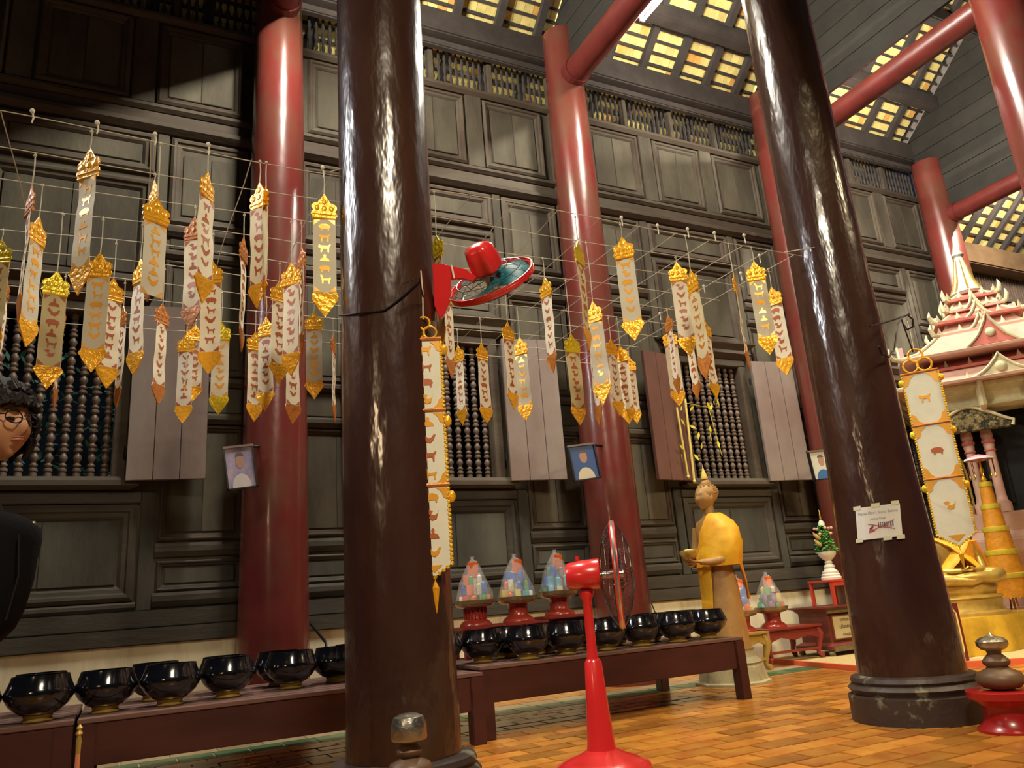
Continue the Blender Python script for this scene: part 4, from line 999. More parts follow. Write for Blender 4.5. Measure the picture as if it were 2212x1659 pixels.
def _text(body, size, m_, parent, loc, rot, name):
    cu = bpy.data.curves.new(name, 'FONT'); cu.body = body; cu.size = size; cu.extrude = .0008; cu.align_x = 'CENTER'; tmp = bpy.data.objects.new('tmp', cu); COL.objects.link(tmp)
    bpy.context.view_layer.update(); dg = bpy.context.evaluated_depsgraph_get(); me = bpy.data.meshes.new_from_object(tmp.evaluated_get(dg)); me.materials.clear(); me.materials.append(m_)
    bpy.data.objects.remove(tmp); o = bpy.data.objects.new(name, me); COL.objects.link(o); o.parent = parent; o.location = loc; o.rotation_euler = rot; return o
def _unused(body, size, m_, parent, loc, rot, name='lettering', ext=.0008, align='CENTER'):
    cu = bpy.data.curves.new(name, 'FONT'); cu.body = body; cu.size = size; cu.extrude = ext; cu.align_x = align; cu.materials.append(m_)
    o = bpy.data.objects.new(name, cu); COL.objects.link(o); o.parent = parent; o.location = loc; o.rotation_euler = rot
    return o
INK = mat('ink_dark', (.03, .03, .03), .6); INKG = mat('ink_grey', (.16, .18, .20), .6)
for i, s in enumerate(('ขอเชิญร่วมทำบุญ', 'บริจาคบำรุงวัด', 'ขออนุโมทนาบุญ')):
    text(s, .055 if i == 1 else .04, INK, t, (0, -.2145, hh*.68-i*hh*.15), (R(90), 0, 0))
# red stand and vase
cz = onY(1800, 1252, 6.4).z
t = thing('red_stand', 'bright red open stand on the donation chest carrying a white vase', 'stand', (cx0+.09, 6.42, ch+.001))
RS = mat('stand_red', (.55, .06, .03), .4); h2 = cz-ch-.002
B().box((0, 0, h2-.012), (.40, .34, .024)).build('top', RS, t, bevel=.004); B().box((0, -.155, h2-.045), (.36, .02, .04)).build('apron', RS, t)
for s in (-1, 1):
    for q in (-1, 1): B().box((s*.175, q*.145, (h2-.024)/2), (.035, .035, h2-.024)).build('leg', RS, t, bevel=.003)
vx = onY(1800, 1240, 6.4).x
t = thing('tall_vase', 'white stepped vase holding a green cone offering tipped with gold', 'vase', (cx0+.09, 6.42, cz))
sc = (onY(1790, 1100, 6.4).z-cz)/.62
WV = mat('white_ceramic', (.78, .76, .62), .4)
B().lathe([(r_*sc, z*sc) for r_, z in ((.085, 0), (.088, .02), (.078, .03), (.08, .045), (.068, .055), (.07, .07), (.05, .085), (.042, .10), (.048, .11), (.045, .125), (.028, .135), (.034, .15), (.026, .165), (.045, .18), (.065, .20), (.075, .215), (.08, .235), (.082, .245), (.074, .246))], 28).build('vase_body', WV, t, smooth=True)
fo = B()
for i in range(420):
    u = random.random(); a = random.uniform(0, 6.283); z = .24+.24*u; r_ = (.068*(1-u)+.028)*random.uniform(.7, 1.08)
    p = Vector((r_*math.cos(a), r_*math.sin(a), z))*sc; w_ = Vector((random.gauss(0, 1), random.gauss(0, 1), random.gauss(0, 1))).normalized(); v_ = w_.orthogonal().normalized(); s_ = .016*sc
    fo.add([p-w_*s_, p+v_*s_*.6, p+w_*s_, p-v_*s_*.6], [(0, 1, 2, 3)])
tag(fo.build('leaf_cone', mat('bright_leaf', (.10, .40, .04), .6, var=.5, scale=20), t), kind='stuff')
B().lathe([(.030*sc, .47*sc), (.028*sc, .50*sc), (.012*sc, .525*sc), (.010*sc, .53*sc)], 14).build('white_tip', WV, t, smooth=True)
B().lathe([(.012*sc, .52*sc), (.015*sc, .535*sc), (.009*sc, .55*sc), (.012*sc, .565*sc), (.006*sc, .59*sc), (.002*sc, .62*sc)], 10).build('gold_tip', GOLD, t, smooth=True)
PKF = mat('flower_pink', (.75, .40, .30), .6); STMY = mat('flower_stem_yellow', (.72, .52, .22), .6)
for i in range(9):
    a = 2*math.pi*i/9; z = (.40 if i % 2 else .45)*sc
    B().ball((.075*sc*math.cos(a), .075*sc*math.sin(a), z), .014*sc, 8, 5).build('flower', PKF, t, smooth=True)
for z in (.30, .36):
    B().tube([(-.07*sc, -.02, z*sc), (-.115*sc, -.03, (z+.02)*sc), (-.15*sc, -.03, (z+.055)*sc)], [.010*sc, .018*sc, .003], 8).build('bud', STMY, t, smooth=True)
# ================================================================== FRAMED PHOTOS
SKIN = mat('portrait_skin', (.42, .24, .16), .7); FRM = mat('frame_black', (.015, .012, .012), .4)
def photo(label, quad, Y, bgm, shirt, mount):
    p = [onY(x, y, Y) for x, y in quad]                          # TL TR BR BL
    o_ = (p[0]+p[2])/2; u = (p[1]-p[0]); v = (p[3]-p[0]); wd_, hg_ = u.length, v.length; u.normalize(); v = (v-u*v.dot(u)).normalized(); n = Vector((0, -1, 0))
    t = thing('photo_frame', label, 'picture', o_)
    def q(a, b, c): return u*(a*wd_/2)+v*(b*hg_/2)+n*c
    def slab(a0, a1, b0, b1, c0, c1, name, m_):
        vs_ = [q(a, b, c) for c in (c0, c1) for a, b in ((a0, b0), (a1, b0), (a1, b1), (a0, b1))]
        B().add(vs_, [(0, 1, 2, 3), (4, 5, 6, 7), (0, 1, 5, 4), (1, 2, 6, 5), (2, 3, 7, 6), (3, 0, 4, 7)]).build(name, m_, t)
    slab(-1, 1, -1, 1, -.012, .004, 'backing', FRM)
    e = .10
    slab(-1, 1, -1, -1+e, .004, .02, 'frame_bar', mat('frame_top', (.20, .14, .12), .4)); slab(-1, 1, 1-e*.7, 1, .004, .02, 'frame_bar', FRM); slab(-1, -1+e, -1+e, 1, .004, .02, 'frame_bar', FRM); slab(1-e, 1, -1+e, 1, .004, .02, 'frame_bar', FRM)
    slab(-1+e, 1-e, -1+e, 1-e*.7, .004, .006, 'photograph', bgm)
    def disc(cx_, cy_, rx, ry, c, name, m_, a0=0, a1=2*math.pi):
        k_ = 20; pts = [(cx_+rx*math.cos(a0+(a1-a0)*i/k_), cy_+ry*math.sin(a0+(a1-a0)*i/k_)) for i in range(k_)]
        vs_ = [q(a, b, .006) for a, b in pts]+[q(a, b, c) for a, b in pts]
        B().add(vs_, [list(range(k_)), list(range(k_, 2*k_))]+[(i, (i+1) % k_, k_+(i+1) % k_, k_+i) for i in range(k_)]).build(name, m_, t)
    disc(0, .92, .62, .62, .0066, 'shirt', shirt, math.pi, 2*math.pi+.3); disc(.02, -.28, .27, .34, .0075, 'face', SKIN); disc(.02, -.50, .28, .17, .0082, 'hair', mat('portrait_hair', (.12, .10, .10), .7), math.pi, 2*math.pi+.15)
    mp = Vector(mount)-o_; B().tube([q(0, -1, -.01), mp], .012, 8).build('hanging_bracket', IRON, t)
photo('framed portrait with a violet background on the leftmost red column', [(474, 968), (539, 961), (563, 1050), (508, 1057)], 6.30, mat('photo_violet', (.24, .20, .36), .4, col2=(.5, .42, .48), scale=5, var=.1), mat('shirt_pale', (.62, .55, .52), .6), (1.10-.05, 6.45, onY(510, 960, 6.4).z))
photo('framed portrait with a blue background on the middle red column', [(1222, 964), (1280, 957), (1299, 1032), (1246, 1040)], 6.26, mat('photo_blue', (.05, .10, .26), .4), mat('shirt_cream', (.62, .55, .40), .6), (4.42-.05, 6.45, onY(1255, 960, 6.4).z))
photo('framed portrait with a pale background beside the right dark column', [(1742, 974), (1790, 970), (1806, 1034), (1758, 1038)], 6.22, mat('photo_pale', (.62, .62, .55), .4), mat('shirt_blue', (.05, .15, .36), .6), (7.73-.10, 6.40, onY(1770, 975, 6.4).z))
# ================================================================== PAPER NOTICE ON THE DARK COLUMN
ND = 3.98
pq = [atD(x, y, ND) for x, y in ((1814, 1077), (1932, 1064), (1944, 1150), (1826, 1158))]
cc = Vector((4.19, 3.32, 0))
def bow(p): return p
o_ = sum(pq, Vector())/4; u = ((pq[1]-pq[0])+(pq[2]-pq[3])).normalized(); v = ((pq[3]-pq[0])+(pq[2]-pq[1])); v = (v-u*v.dot(u)).normalized(); n = v.cross(u).normalized()
if n.dot(CF) > 0: n = -n
wd_ = (pq[1]-pq[0]).length; hg_ = (pq[3]-pq[0]).length
# move the sheet on to the column surface
rad = .27; zc_ = o_.z; dirh = Vector((o_.x-cc.x, o_.y-cc.y, 0)).normalized(); surf = Vector((cc.x, cc.y, zc_))+dirh*(rad+.004)
def wrap(a, b, c=0):        # a,b in metres on the sheet, bent round the shaft
    q = Vector((o_.x, o_.y, o_.z))+u*a+v*b; ang = math.atan2(q.y-cc.y, q.x-cc.x); r_ = .292+(.25-.292)*min(1, max(0, (q.z-.4)/1.1))+.010+c
    a0 = math.atan2(surf.y-cc.y, surf.x-cc.x); side = Vector((-math.sin(a0), math.cos(a0), 0)); tt = (Vector((q.x, q.y, 0))-Vector((o_.x, o_.y, 0))).dot(side)
    ang = a0+tt/r_; return Vector((cc.x+r_*math.cos(ang), cc.y+r_*math.sin(ang), q.z))
t = thing('paper_notice', 'white paper notice with a crossed-out drawing taped to the right dark column', 'notice', o_)
def sheet(a0, a1, b0, b1, c, name, m_, na=10):
    mb = B(); rs = []
    for i in range(na+1):
        a = a0+(a1-a0)*i/na; rs.append([wrap(a, b0, c)-o_, wrap(a, b1, c)-o_, wrap(a, b1, c+.0012)-o_, wrap(a, b0, c+.0012)-o_])
    return mb.rings(rs).build(name, m_, t)
hw, hh_ = wd_/2, hg_/2
sheet(-hw, hw, -hh_, hh_, 0, 'paper', mat('notice_paper', (.62, .62, .60), .7))
TAPE = mat('masking_tape', (.56, .55, .38), .6)
for a, b in ((-hw+.012, -hh_), (-.01, -hh_-.004), (hw-.03, -hh_-.006), (-hw+.012, hh_), (.05, hh_+.004), (hw-.012, hh_+.004)): sheet(a-.026, a+.026, b-.012, b+.012, .0014, 'tape', TAPE, 4)
def ribbon(pts, w, m_, c=.0016, name='drawing', fill=None):
    mb = B()
    for (a, b), (a2, b2) in zip(pts, pts[1:]):
        d = Vector((a2-a, b2-b)); nn = Vector((-d.y, d.x)).normalized()*w/2; k_ = 6; rs = []
        for i in range(k_+1):
            x, y = a+(a2-a)*i/k_, b+(b2-b)*i/k_; rs.append([wrap(x+nn.x, y+nn.y, c)-o_, wrap(x-nn.x, y-nn.y, c)-o_, wrap(x-nn.x, y-nn.y, c+.0008)-o_, wrap(x+nn.x, y+nn.y, c+.0008)-o_])
        mb.rings(rs)
    return mb.build(name, m_, t)
def wtext(s, size, b, m_, nm='lettering'):
    cu = bpy.data.curves.new(nm, 'FONT'); cu.body = s; cu.size = size; cu.align_x = 'CENTER'; tmp = bpy.data.objects.new('tmp', cu); COL.objects.link(tmp)
    bpy.context.view_layer.update(); dg = bpy.context.evaluated_depsgraph_get(); me = bpy.data.meshes.new_from_object(tmp.evaluated_get(dg))
    for vv in me.vertices: vv.co = wrap(vv.co.x, b-vv.co.y, .002)-o_
    me.materials.clear(); me.materials.append(m_); bpy.data.objects.remove(tmp); o = bpy.data.objects.new(nm, me); COL.objects.link(o); o.parent = t
INKN = mat('ink_notice', (.22, .25, .27), .6)
wtext("Please Don't Stand Behind", .0235, -hh_*.52, INKN); wtext('sitting Place', .019, -hh_*.16, INKN)
RX = mat('red_marker', (.45, .06, .06), .6)
FIG = [mat('figure_dark', (.06, .06, .08), .6), mat('figure_blue', (.10, .13, .30), .6), mat('figure_green', (.18, .24, .20), .6)]
for i in range(8):
    a = .0+i*.0125; ribbon([(a, .012), (a+.001, .036)], .008, FIG[i % 3], .0017, 'drawn_figure'); ribbon([(a, .004), (a, .011)], .007, FIG[0], .0017, 'drawn_head')
ribbon([(-.055, .040), (-.035, .026)], .012, FIG[0], .0017, 'drawn_figure'); ribbon([(-.060, .052), (-.025, .046)], .014, RX, .0017, 'drawn_figure'); ribbon([(-.036, .016), (-.034, .026)], .009, FIG[1], .0017, 'drawn_head')
ribbon([(-.066, .006), (.10, .050)], .0045, RX, .003, 'cross_stroke'); ribbon([(-.062, .058), (.095, -.004)], .0045, RX, .003, 'cross_stroke')
# ================================================================== STRING NET
ZG = 2.9
t = thing('string_net', 'net of cotton strings stretched between the columns to hang banners', 'net', (1.0, 3.3, ZG))
Ys = [3.32+.27*i for i in range(10)]
def sag(x, y): return -.02*math.sin(x*2.1+y)*math.sin(y*1.7)
for i, y in enumerate(Ys):
    xs = [-2.6+k_*(3.95+2.6)/24 for k_ in range(25)]
    B().tube([(x-1.0, y-3.3+.01*math.sin(x*3+i), sag(x, y)) for x in xs], .0024, 4).build('string', STRING, t)
for i, x in enumerate([-1.9, -1.2, -.55, .0, .42, .80]+[1.55+.27*k_ for k_ in range(8)]+[3.66, 3.88]):
    ys = [3.32+k_*(5.8-3.32)/12 for k_ in range(13)]
    B().tube([(x-1.0+.012*math.sin(y*3+i), y-3.3, sag(x, y)) for y in ys], .0026, 4).build('string', STRING, t)
for (x, y) in ((1.1, 3.3), ):
    B().tube([(.80-1, 0.02, 0), (1.02-1, -.18, .02)], .003, 4).build('tie_string', STRING, t)
B().tube([(3.80-1, .02, 0), (4.02-1, -.10, .02)], .003, 4).build('tie_string', STRING, t)
kn = None
for (x, y) in [(onZ(px, py, ZG).x, onZ(px, py, ZG).y) for px, py in ((70, 240), (210, 265), (335, 290), (450, 312), (697, 362), (1342, 470), (1420, 487), (1485, 495), (1543, 503), (1607, 508), (1600, 590), (1520, 618), (1425, 677), (1640, 552))]:
    if kn is None: kn = B().ball((0, 0, 0), .010, 8, 5, 1, 1, 1.2).tube([(0, 0, 0), (.006, .004, -.03), (.002, 0, -.055)], [.004, .004, .003], 5).build('knot', mat('knot_white', (.66, .63, .52), .9), t); kn.location = (x-1.0, y-3.3, 0)
    else: share(kn, 'knot', t, (x-1.0, y-3.3, 0))

# ================================================================== HANGING BANNERS
def crown_poly(w, h):
    pts = [(.0, h), (.010, h*.88), (.022, h*.74), (.030, h*.64), (.046, h*.62), (.060, h*.52), (.060, h*.42), (.050, h*.32), (.060, h*.27), (.062, h*.16), (.055, h*.12), (.055, h*.03), (.051, 0)]
    pts = [(x*w/.105, z) for x, z in pts]
    return pts+[(-x, z) for x, z in pts[::-1][0:-1]]
def tip_poly(w, h, kind):
    if kind: pts = [(w*.5, 0), (w*.62, -h*.18), (w*.52, -h*.28), (w*.46, -h*.40), (w*.30, -h*.60), (w*.16, -h*.78), (0, -h)]
    else: pts = [(w*.5, 0), (w*.56, -h*.16), (w*.50, -h*.36), (w*.25, -h*.70), (0, -h)]
    return pts+[(-x, z) for x, z in pts[::-1][1:]]
def animal(k, s):
    # flat side-view silhouettes in a box about s wide
    A = {
     0: [(-.5, .1), (-.42, .32), (-.28, .22), (.25, .2), (.45, .35), (.5, .28), (.36, .05), (.34, -.4), (.24, -.4), (.2, -.08), (-.15, -.08), (-.2, -.4), (-.3, -.4), (-.3, 0), (-.4, 0)],
     1: [(-.5, .2), (-.35, .42), (-.2, .2), (0, .02), (.2, .1), (.35, .3), (.5, .3), (.35, -.1), (.1, -.32), (-.15, -.25), (-.3, 0), (-.42, .12)],
     2: [(-.45, -.1), (-.5, .1), (-.3, .26), (.1, .3), (.4, .2), (.5, -.02), (.42, -.12), (.38, -.35), (.28, -.35), (.25, -.18), (-.15, -.18), (-.2, -.35), (-.3, -.35), (-.32, -.15)],
     3: [(-.4, .3), (-.3, .46), (-.18, .3), (-.12, .05), (.3, .06), (.44, .18), (.46, .02), (.38, -.1), (.36, -.42), (.28, -.42), (.24, -.12), (-.1, -.12), (-.14, -.42), (-.22, -.42), (-.26, .05)],
     4: [(0, .4), (.12, .25), (.08, .05), (.35, -.1), (.42, -.32), (-.42, -.32), (-.35, -.1), (-.08, .05), (-.12, .25)],
     5: [(-.45, .25), (-.2, .4), (.05, .3), (-.1, .1), (.15, .0), (.4, .15), (.48, .4), (.3, -.25), (.0, -.35), (-.25, -.2), (-.1, 0)],
    }[k]
    return [(x*s, z*s) for x, z in A]
BW, BL = .105, .64
def banner(label, x, y, zh, yaw, m_head, m_tip, m_paper, m_fig, width=BW, L_=BL, tipk=0, notip=False, seed=0):
    rr = random.Random(seed); t = thing('hanging_banner', label, 'banner', (x, y, zh), yaw, 'zodiac banners hung from the string net')
    hc, ht = L_*.215, L_*.19; lp = L_-hc-ht
    ph = rr.uniform(0, 6)
    def wav(xx, z): return .0025*math.sin(z*16+ph)+.0018*math.sin(z*37+ph*2)+.25*xx*math.sin(z*2.6+ph)*.6
    def warp(mb): mb.v = [Vector((v.x, v.y+wav(v.x, v.z), v.z)) for v in mb.v]; return mb
    B().prism(crown_poly(width, hc), -.003, .003, (0, 0, -hc)).build('crown', m_head, t)
    cb_ = B().tube([(-width*.52, 0, -hc*.97), (width*.52, 0, -hc*.97)], .006, 6).tube([(-width*.54, 0, -hc*.82), (width*.54, 0, -hc*.82)], .005, 6)
    for s in (-1, 0, 1): cb_.ball((s*width*.32, 0, -hc*.58), width*.14, 8, 5, 1, .4, 1.2)
    cb_.ball((0, 0, -hc*.32), width*.13, 8, 5, 1, .4, 1.5)
    cb_.build('crown_relief', m_head, t, smooth=True)
    n_ = 16; rs = []
    for i in range(n_+1):
        z = -hc-lp*i/n_; rs.append([(-width/2, -.0008, z), (0, -.0008, z), (width/2, -.0008, z), (width/2, .0008, z), (0, .0008, z), (-width/2, .0008, z)])
    warp(B().rings(rs)).build('paper_panel', m_paper, t)
    fg = B()
    order = [rr.randrange(6) for _ in range(6)]
    for i in range(6):
        zc = -hc-lp*(i+.75)/7.0; s = width*rr.uniform(.48, .60)
        for sd in (-1, 1): fg.prism(animal(order[i], s), *sorted((sd*.0010, sd*.0018)), (0, 0, zc))
    for z0_, sg in ((-hc-.004, -1), (-hc-lp+.004, 1)):
        for sx_ in (-1, 1):
            pl_ = [(sx_*width*.46, 0), (sx_*width*.18, 0), (sx_*width*.36, sg*width*.16), (sx_*width*.46, sg*width*.26)]
            for sd in (-1, 1): fg.prism(pl_, *sorted((sd*.0010, sd*.0018)), (0, 0, z0_))
    tag(warp(fg).build('printed_animals', m_fig, t), kind='stuff')
    if not notip: warp(B().prism(tip_poly(width*1.02, ht, tipk), -.003, .003, (0, 0, -hc-lp))).build('pointed_tip', m_tip, t)
    B().tube([(0, 0, -.004), (.003, .002, (ZG-zh)*.5), (0, 0, ZG-zh+sag(x, y)+.004)], .0028, 5).ball((0, 0, ZG-zh-.01), .008, 6, 4).build('hanging_string', STRING, t)
    return t
St = {'O': (FOIL, FOIL, PAPER, PRINT), 'D': (FOILD, FOILD, PAPER, PRINT), 'Y': (FOILY, FOIL, PAPERY, PRINT), 'G': (FOIL, FOIL, PAPERG, PRINTG), 'W': (FOIL, FOILD, PAPER, PRINT), 'Z': (FOILY, FOILY, PAPER, PRINTG), 'M': (FOIL, FOILD, PAPERY, FOILD)}
BN = [
 (195, 320, 180, 640, 35, 'G', 'glittering gold-headed banner hanging highest at the upper left'),
 (85, 468, 61, 750, 28, 'G', 'white banner with a bright lit gold head near the left edge'),
 (69, 402, 52, 698, 12, 'D', 'narrow turned banner with a dark orange head behind the lit one near the left edge'),
 (124, 585, 98, 842, 45, 'Y', 'wide cream banner with a yellow-green head over the left window'),
 (4, 516, -18, 770, 36, 'Y', 'yellow-headed banner cut by the left edge'),
 (17, 586, -2, 800, 12, 'D', 'thin edge-on banner beside the left edge'),
 (217, 545, 195, 805, 46, 'G', 'wide greyish banner with a broad orange-gold head over the left window'),
 (246, 600, 224, 840, 38, 'O', 'white banner half behind the broad orange-gold headed one'),
 (267, 660, 243, 882, 11, 'D', 'thin edge-on banner hanging low at the right side of the left window'),
 (137, 655, 113, 885, 12, 'D', 'thin edge-on banner low behind the wide cream banner'),
 (304, 559, 293, 811, 22, 'O', 'slim white banner with orange head in front of the left shutter'),
 (340, 427, 330, 690, 46, 'G', 'wide grey banner with gold prints and no pointed tip, left of centre'),
 (335, 371, 323, 632, 14, 'W', 'narrow turned banner in front of the wide grey tipless one'),
 (352, 654, 341, 874, 24, 'D', 'low slim banner with an orange head over the left shutter'),
 (421, 468, 408, 711, 35, 'D', 'banner with dark brown-orange head and tip, left of the leftmost red column'),
 (449, 371, 436, 655, 24, 'O', 'slim bright white banner with a tall orange head left of the leftmost red column'),
 (459, 562, 450, 809, 38, 'O', 'wide white banner with plain orange head above the left shutter edge'),
 (527, 511, 522, 761, 14, 'D', 'thin turned banner in the dark gap left of the leftmost red column'),
 (561, 394, 550, 667, 32, 'O', 'gold and white banner with a glowing tip in front of the leftmost red column'),
 (575, 400, 573, 665, 8, 'W', 'edge-on white strip banner just behind the glowing-tipped one'),
 (629, 566, 625, 812, 35, 'O', 'white banner with a textured gold head over the right side of the leftmost red column'),
 (604, 606, 609, 830, 32, 'O', 'white banner tucked behind the left side of the textured gold-headed one'),
 (651, 533, 646, 770, 14, 'D', 'thin turned dark orange headed banner right of the textured gold-headed one'),
 (700, 419, 693, 684, 48, 'G', 'large grey banner with a crown-shaped gold head left of the near dark column'),
 (678, 672, 686, 863, 35, 'G', 'banner directly below the crown-headed one beside the near dark column'),
 (720, 722, 721, 913, 10, 'D', 'thin edge-on white banner next to the left side of the near dark column'),
 (403, 719, 400, 915, 30, 'O', 'low white banner with orange prints, its tip lowest over the left shutter'),
 (423, 690, 424, 856, 30, 'O', 'banner half hidden below the dark brown-orange headed one'),
 (478, 693, 471, 896, 33, 'Z', 'low banner with bright yellow-green head and tip left of the leftmost red column'),
 (552, 716, 550, 912, 30, 'O', 'low banner in front of the leftmost red column, left of a pair'),
 (575, 684, 569, 887, 28, 'O', 'low banner in front of the leftmost red column, right of a pair'),
 (633, 700, 631, 917, 24, 'D', 'lowest banner with a dark orange tip over the leftmost red column'),
 (1176, 598, 1190, 806, 22, 'W', 'slim white banner hanging alone just right of the wall fan'),
 (1096, 695, 1107, 886, 22, 'O', 'slim white banner over the middle shutter, left of a pair'),
 (1122, 728, 1132, 909, 26, 'G', 'gold and white banner over the middle shutter, right of a pair'),
 (1248, 520, 1270, 757, 16, 'Y', 'narrow turned olive-gold banner in front of the middle red column'),
 (1280, 650, 1303, 874, 30, 'G', 'grey banner with a folded gold tip in front of the middle red column'),
 (1233, 720, 1251, 919, 28, 'Y', 'banner with a bright yellow-green head left of the middle red column'),
 (1272, 700, 1287, 919, 10, 'W', 'edge-on banner behind the grey one on the middle red column'),
 (1319, 731, 1333, 900, 20, 'O', 'leftmost of three banners clustered right of the middle red column'),
 (1339, 746, 1354, 916, 26, 'O', 'glowing gold-headed banner in the centre of three clustered right of the middle red column'),
 (1358, 769, 1372, 916, 22, 'O', 'rightmost of three banners clustered right of the middle red column'),
 (1343, 511, 1367, 737, 38, 'G', 'large grey banner with gold prints hanging high right of the middle red column'),
 (1459, 555, 1484, 757, 37, 'O', 'white banner with a broad orange head high over the right window'),
 (1491, 581, 1521, 820, 20, 'M', 'turned gold banner behind the broad orange-headed one over the right window'),
 (1521, 690, 1537, 862, 18, 'O', 'low banner at the right of the cluster over the right window'),
 (1441, 675, 1461, 848, 15, 'D', 'turned banner in front of the glowing-tipped one over the right window shutter'),
 (1444, 708, 1463, 876, 27, 'O', 'banner with a glowing gold tip at the left side of the right window'),
 (1484, 700, 1504, 861, 13, 'D', 'thin banner in the middle of the right window'),
 (1628, 564, 1657, 766, 38, 'G', 'grey and gold banner left of a pair near the right dark column'),
 (1666, 619, 1690, 810, 30, 'O', 'banner right of a pair near the right dark column'),
 (1584, 590, 1614, 801, 6, 'W', 'twisted edge-on banner hanging alone over the right shutter'),
 (942, 507, 958, 754, 24, 'Y', 'yellow-headed banner partly behind the near dark column and wall fan'),
 (964, 610, 978, 818, 20, 'W', 'white banner hanging behind the wall fan mount'),
 (989, 745, 998, 920, 20, 'O', 'slim banner over the middle window, left of a pair'),
 (1040, 740, 1046, 915, 21, 'O', 'slim banner over the middle window, right of a pair'),
]
for i, (hx, hy, tx, ty, wpx, sk_, lab) in enumerate(BN):
    lo, hi = 2.5, 9.0
    for _ in range(40):                                         # distance at which the banner is BL long
        D_ = (lo+hi)/2; p = atD(hx, hy, D_); q = onY(tx, ty, p.y)
        if p.z-q.z < BL*(.9 if sk_ == 'G' and i == 11 else 1): lo = D_
        else: hi = D_
    p = atD(hx, hy, D_)
    if p.z > 2.86:
        k_ = (2.86-HC)/(p.z-HC); D_ *= k_; p = atD(hx, hy, D_)
    k_ = min(Ys, key=lambda v: abs(v-p.y))/p.y
    if p.x*k_ > 3.90: k_ = 3.88/p.x
    D_ *= k_; p = atD(hx, hy, D_)
    q = onY(tx, ty, p.y); Lb = p.z-q.z
    p.z = min(p.z, 2.86)
    vw = Vector((p.x, p.y, 0)).normalized(); full = BW*FPX/D_; c = min(1, wpx/full); face = math.atan2(vw.x, -vw.y)  # yaw that faces the camera
    yaw = -math.atan2(vw.x, vw.y)+math.acos(c)*(1 if i % 2 else -1)
    if c > .93: yaw = -math.atan2(vw.x, vw.y)+(.15 if i % 2 else -.15)
    a, b, pp, ff = St[sk_]
    banner(lab, p.x, p.y, p.z, yaw, a, b, pp, ff, BW, Lb, i % 3 == 0, i == 11, i)
# ---- large three-panel banners
TRIM = mat('gold_braid', (.88, .52, .03), .35, metal=.4, bump=.6, bscale=90, var=.2, scale=60)
CL = mat('banner_cloth', (.70, .68, .56), .8, var=.08, scale=12)
def big_banner(label, top, L_, w, z0, yaw, sparse=False, tilt=0.0):
    t = thing('long_banner', label, 'banner', (top.x, top.y, top.z), yaw)
    B().tube([(0, 0, 0), (.004, 0, .14), (0, 0, .24)], .0035, 6).build('hanging_string', STRING, t)
    rr_ = w*.20
    for (x, z) in ((0, -rr_*.6), (-rr_*.95, -rr_*2.2), (rr_*.95, -rr_*2.2)):
        B().tube([(x+rr_*math.cos(a), .0, z+rr_*math.sin(a)) for a in [2*math.pi*k_/20 for k_ in range(20)]], rr_*.17, 8, closed=True).build('gold_ring', FOIL, t, smooth=True)
    z = -rr_*3.3; seg_ = (L_+z-w*.9)/3
    for s in range(3):
        last = s == 2; z1 = z-seg_
        pl_ = [(-w/2, z), (w/2, z), (w/2, z1), (0, z1-w*.35), (-w/2, z1)] if last else [(-w/2, z), (w/2, z), (w/2, z1), (-w/2, z1)]
        pnl = B().prism(pl_, -.002, .002).build('cloth_panel', CL, t)
        B().tube([(-w/2-.004, 0, z), (w/2+.004, 0, z)], .010, 8).build('cross_bar', FOILD, t)
        ed = B()
        path = [(-w/2, z)]+([(-w/2, z1), (0, z1-w*.35), (w/2, z1)] if last else [(-w/2, z1)])+([(w/2, z)] if last else [])
        def fr(pp):
            for (a, b), (c_, d_) in zip(pp, pp[1:]):
                k2 = max(2, int(math.hypot(c_-a, d_-b)/.018))
                for i in range(k2): ed.ball((a+(c_-a)*i/k2, 0, b+(d_-b)*i/k2), .0095, 6, 4, 1, .8, 1)
        if last: fr(path)
        else: fr([(-w/2, z), (-w/2, z1)]); fr([(w/2, z1), (w/2, z)])
        tag(ed.build('braid_edge', TRIM, t, smooth=True), kind='stuff')
        for sx_ in (-1, 1): B().ball((sx_*(w/2+.012), 0, z-seg_*.16), .024, 10, 6, .8, .4, 1.1).build('pompom', FOIL if sx_ > 0 else FOILY, t, smooth=True)
        cf = B()
        for sx_ in (-1, 1):
            for zc, sg in ((z-.014, -1), (z1+.006, 1)):
                if last and sg == 1: continue
                cf.prism([(sx_*w*.46, 0), (sx_*w*.16, 0), (sx_*w*.30, sg*w*.12), (sx_*w*.36, sg*w*.28), (sx_*w*.46, sg*w*.34)], -.0042, -.0022, (0, 0, zc))
        if last: cf.prism([(-w*.22, 0), (w*.22, 0), (0, -w*.2)], -.0042, -.0022, (0, 0, z1-w*.03))
        tag(cf.build('corner_ornament', PRINTG, t), kind='stuff')
        if sparse: B().prism(animal((0, 2, 5)[s], w*.34), -.0048, -.0022, (0, 0, (z+z1)/2)).build('animal_figure', (PRINTG, PRINT, PRINTG)[s], t)
        else:
            for i in range(4): B().prism(animal((0, 3, 2, 5, 4, 1)[(s*4+i) % 6], w*.42), -.0048, -.0022, (0, 0, z-seg_*(.16+.23*i))).build('animal_figure', PRINTG if i % 3 == 0 else PRINT, t)
        z = z1
    B().tube([(0, 0, z-w*.35), (0, 0, z-w*.48)], .003, 5).lathe([(.002, 0), (.016, -.03), (.010, -.08), (.001, -.13)], 8, (0, 0, z-w*.46)).build('tassel', FOIL, t)
D1 = 3.50; p = atD(914, 690, D1); q = onY(960, 1288, p.y)
az1 = math.atan2(p.x, p.y)
big_banner('long white and gold three-panel zodiac banner hanging in front of the near dark column', p, p.z-q.z, .145, 0, -az1)
D2 = 5.6; p = atD(1975, 760, D2); q = onY(2078, 1168, p.y); az1 = math.atan2(p.x, p.y)
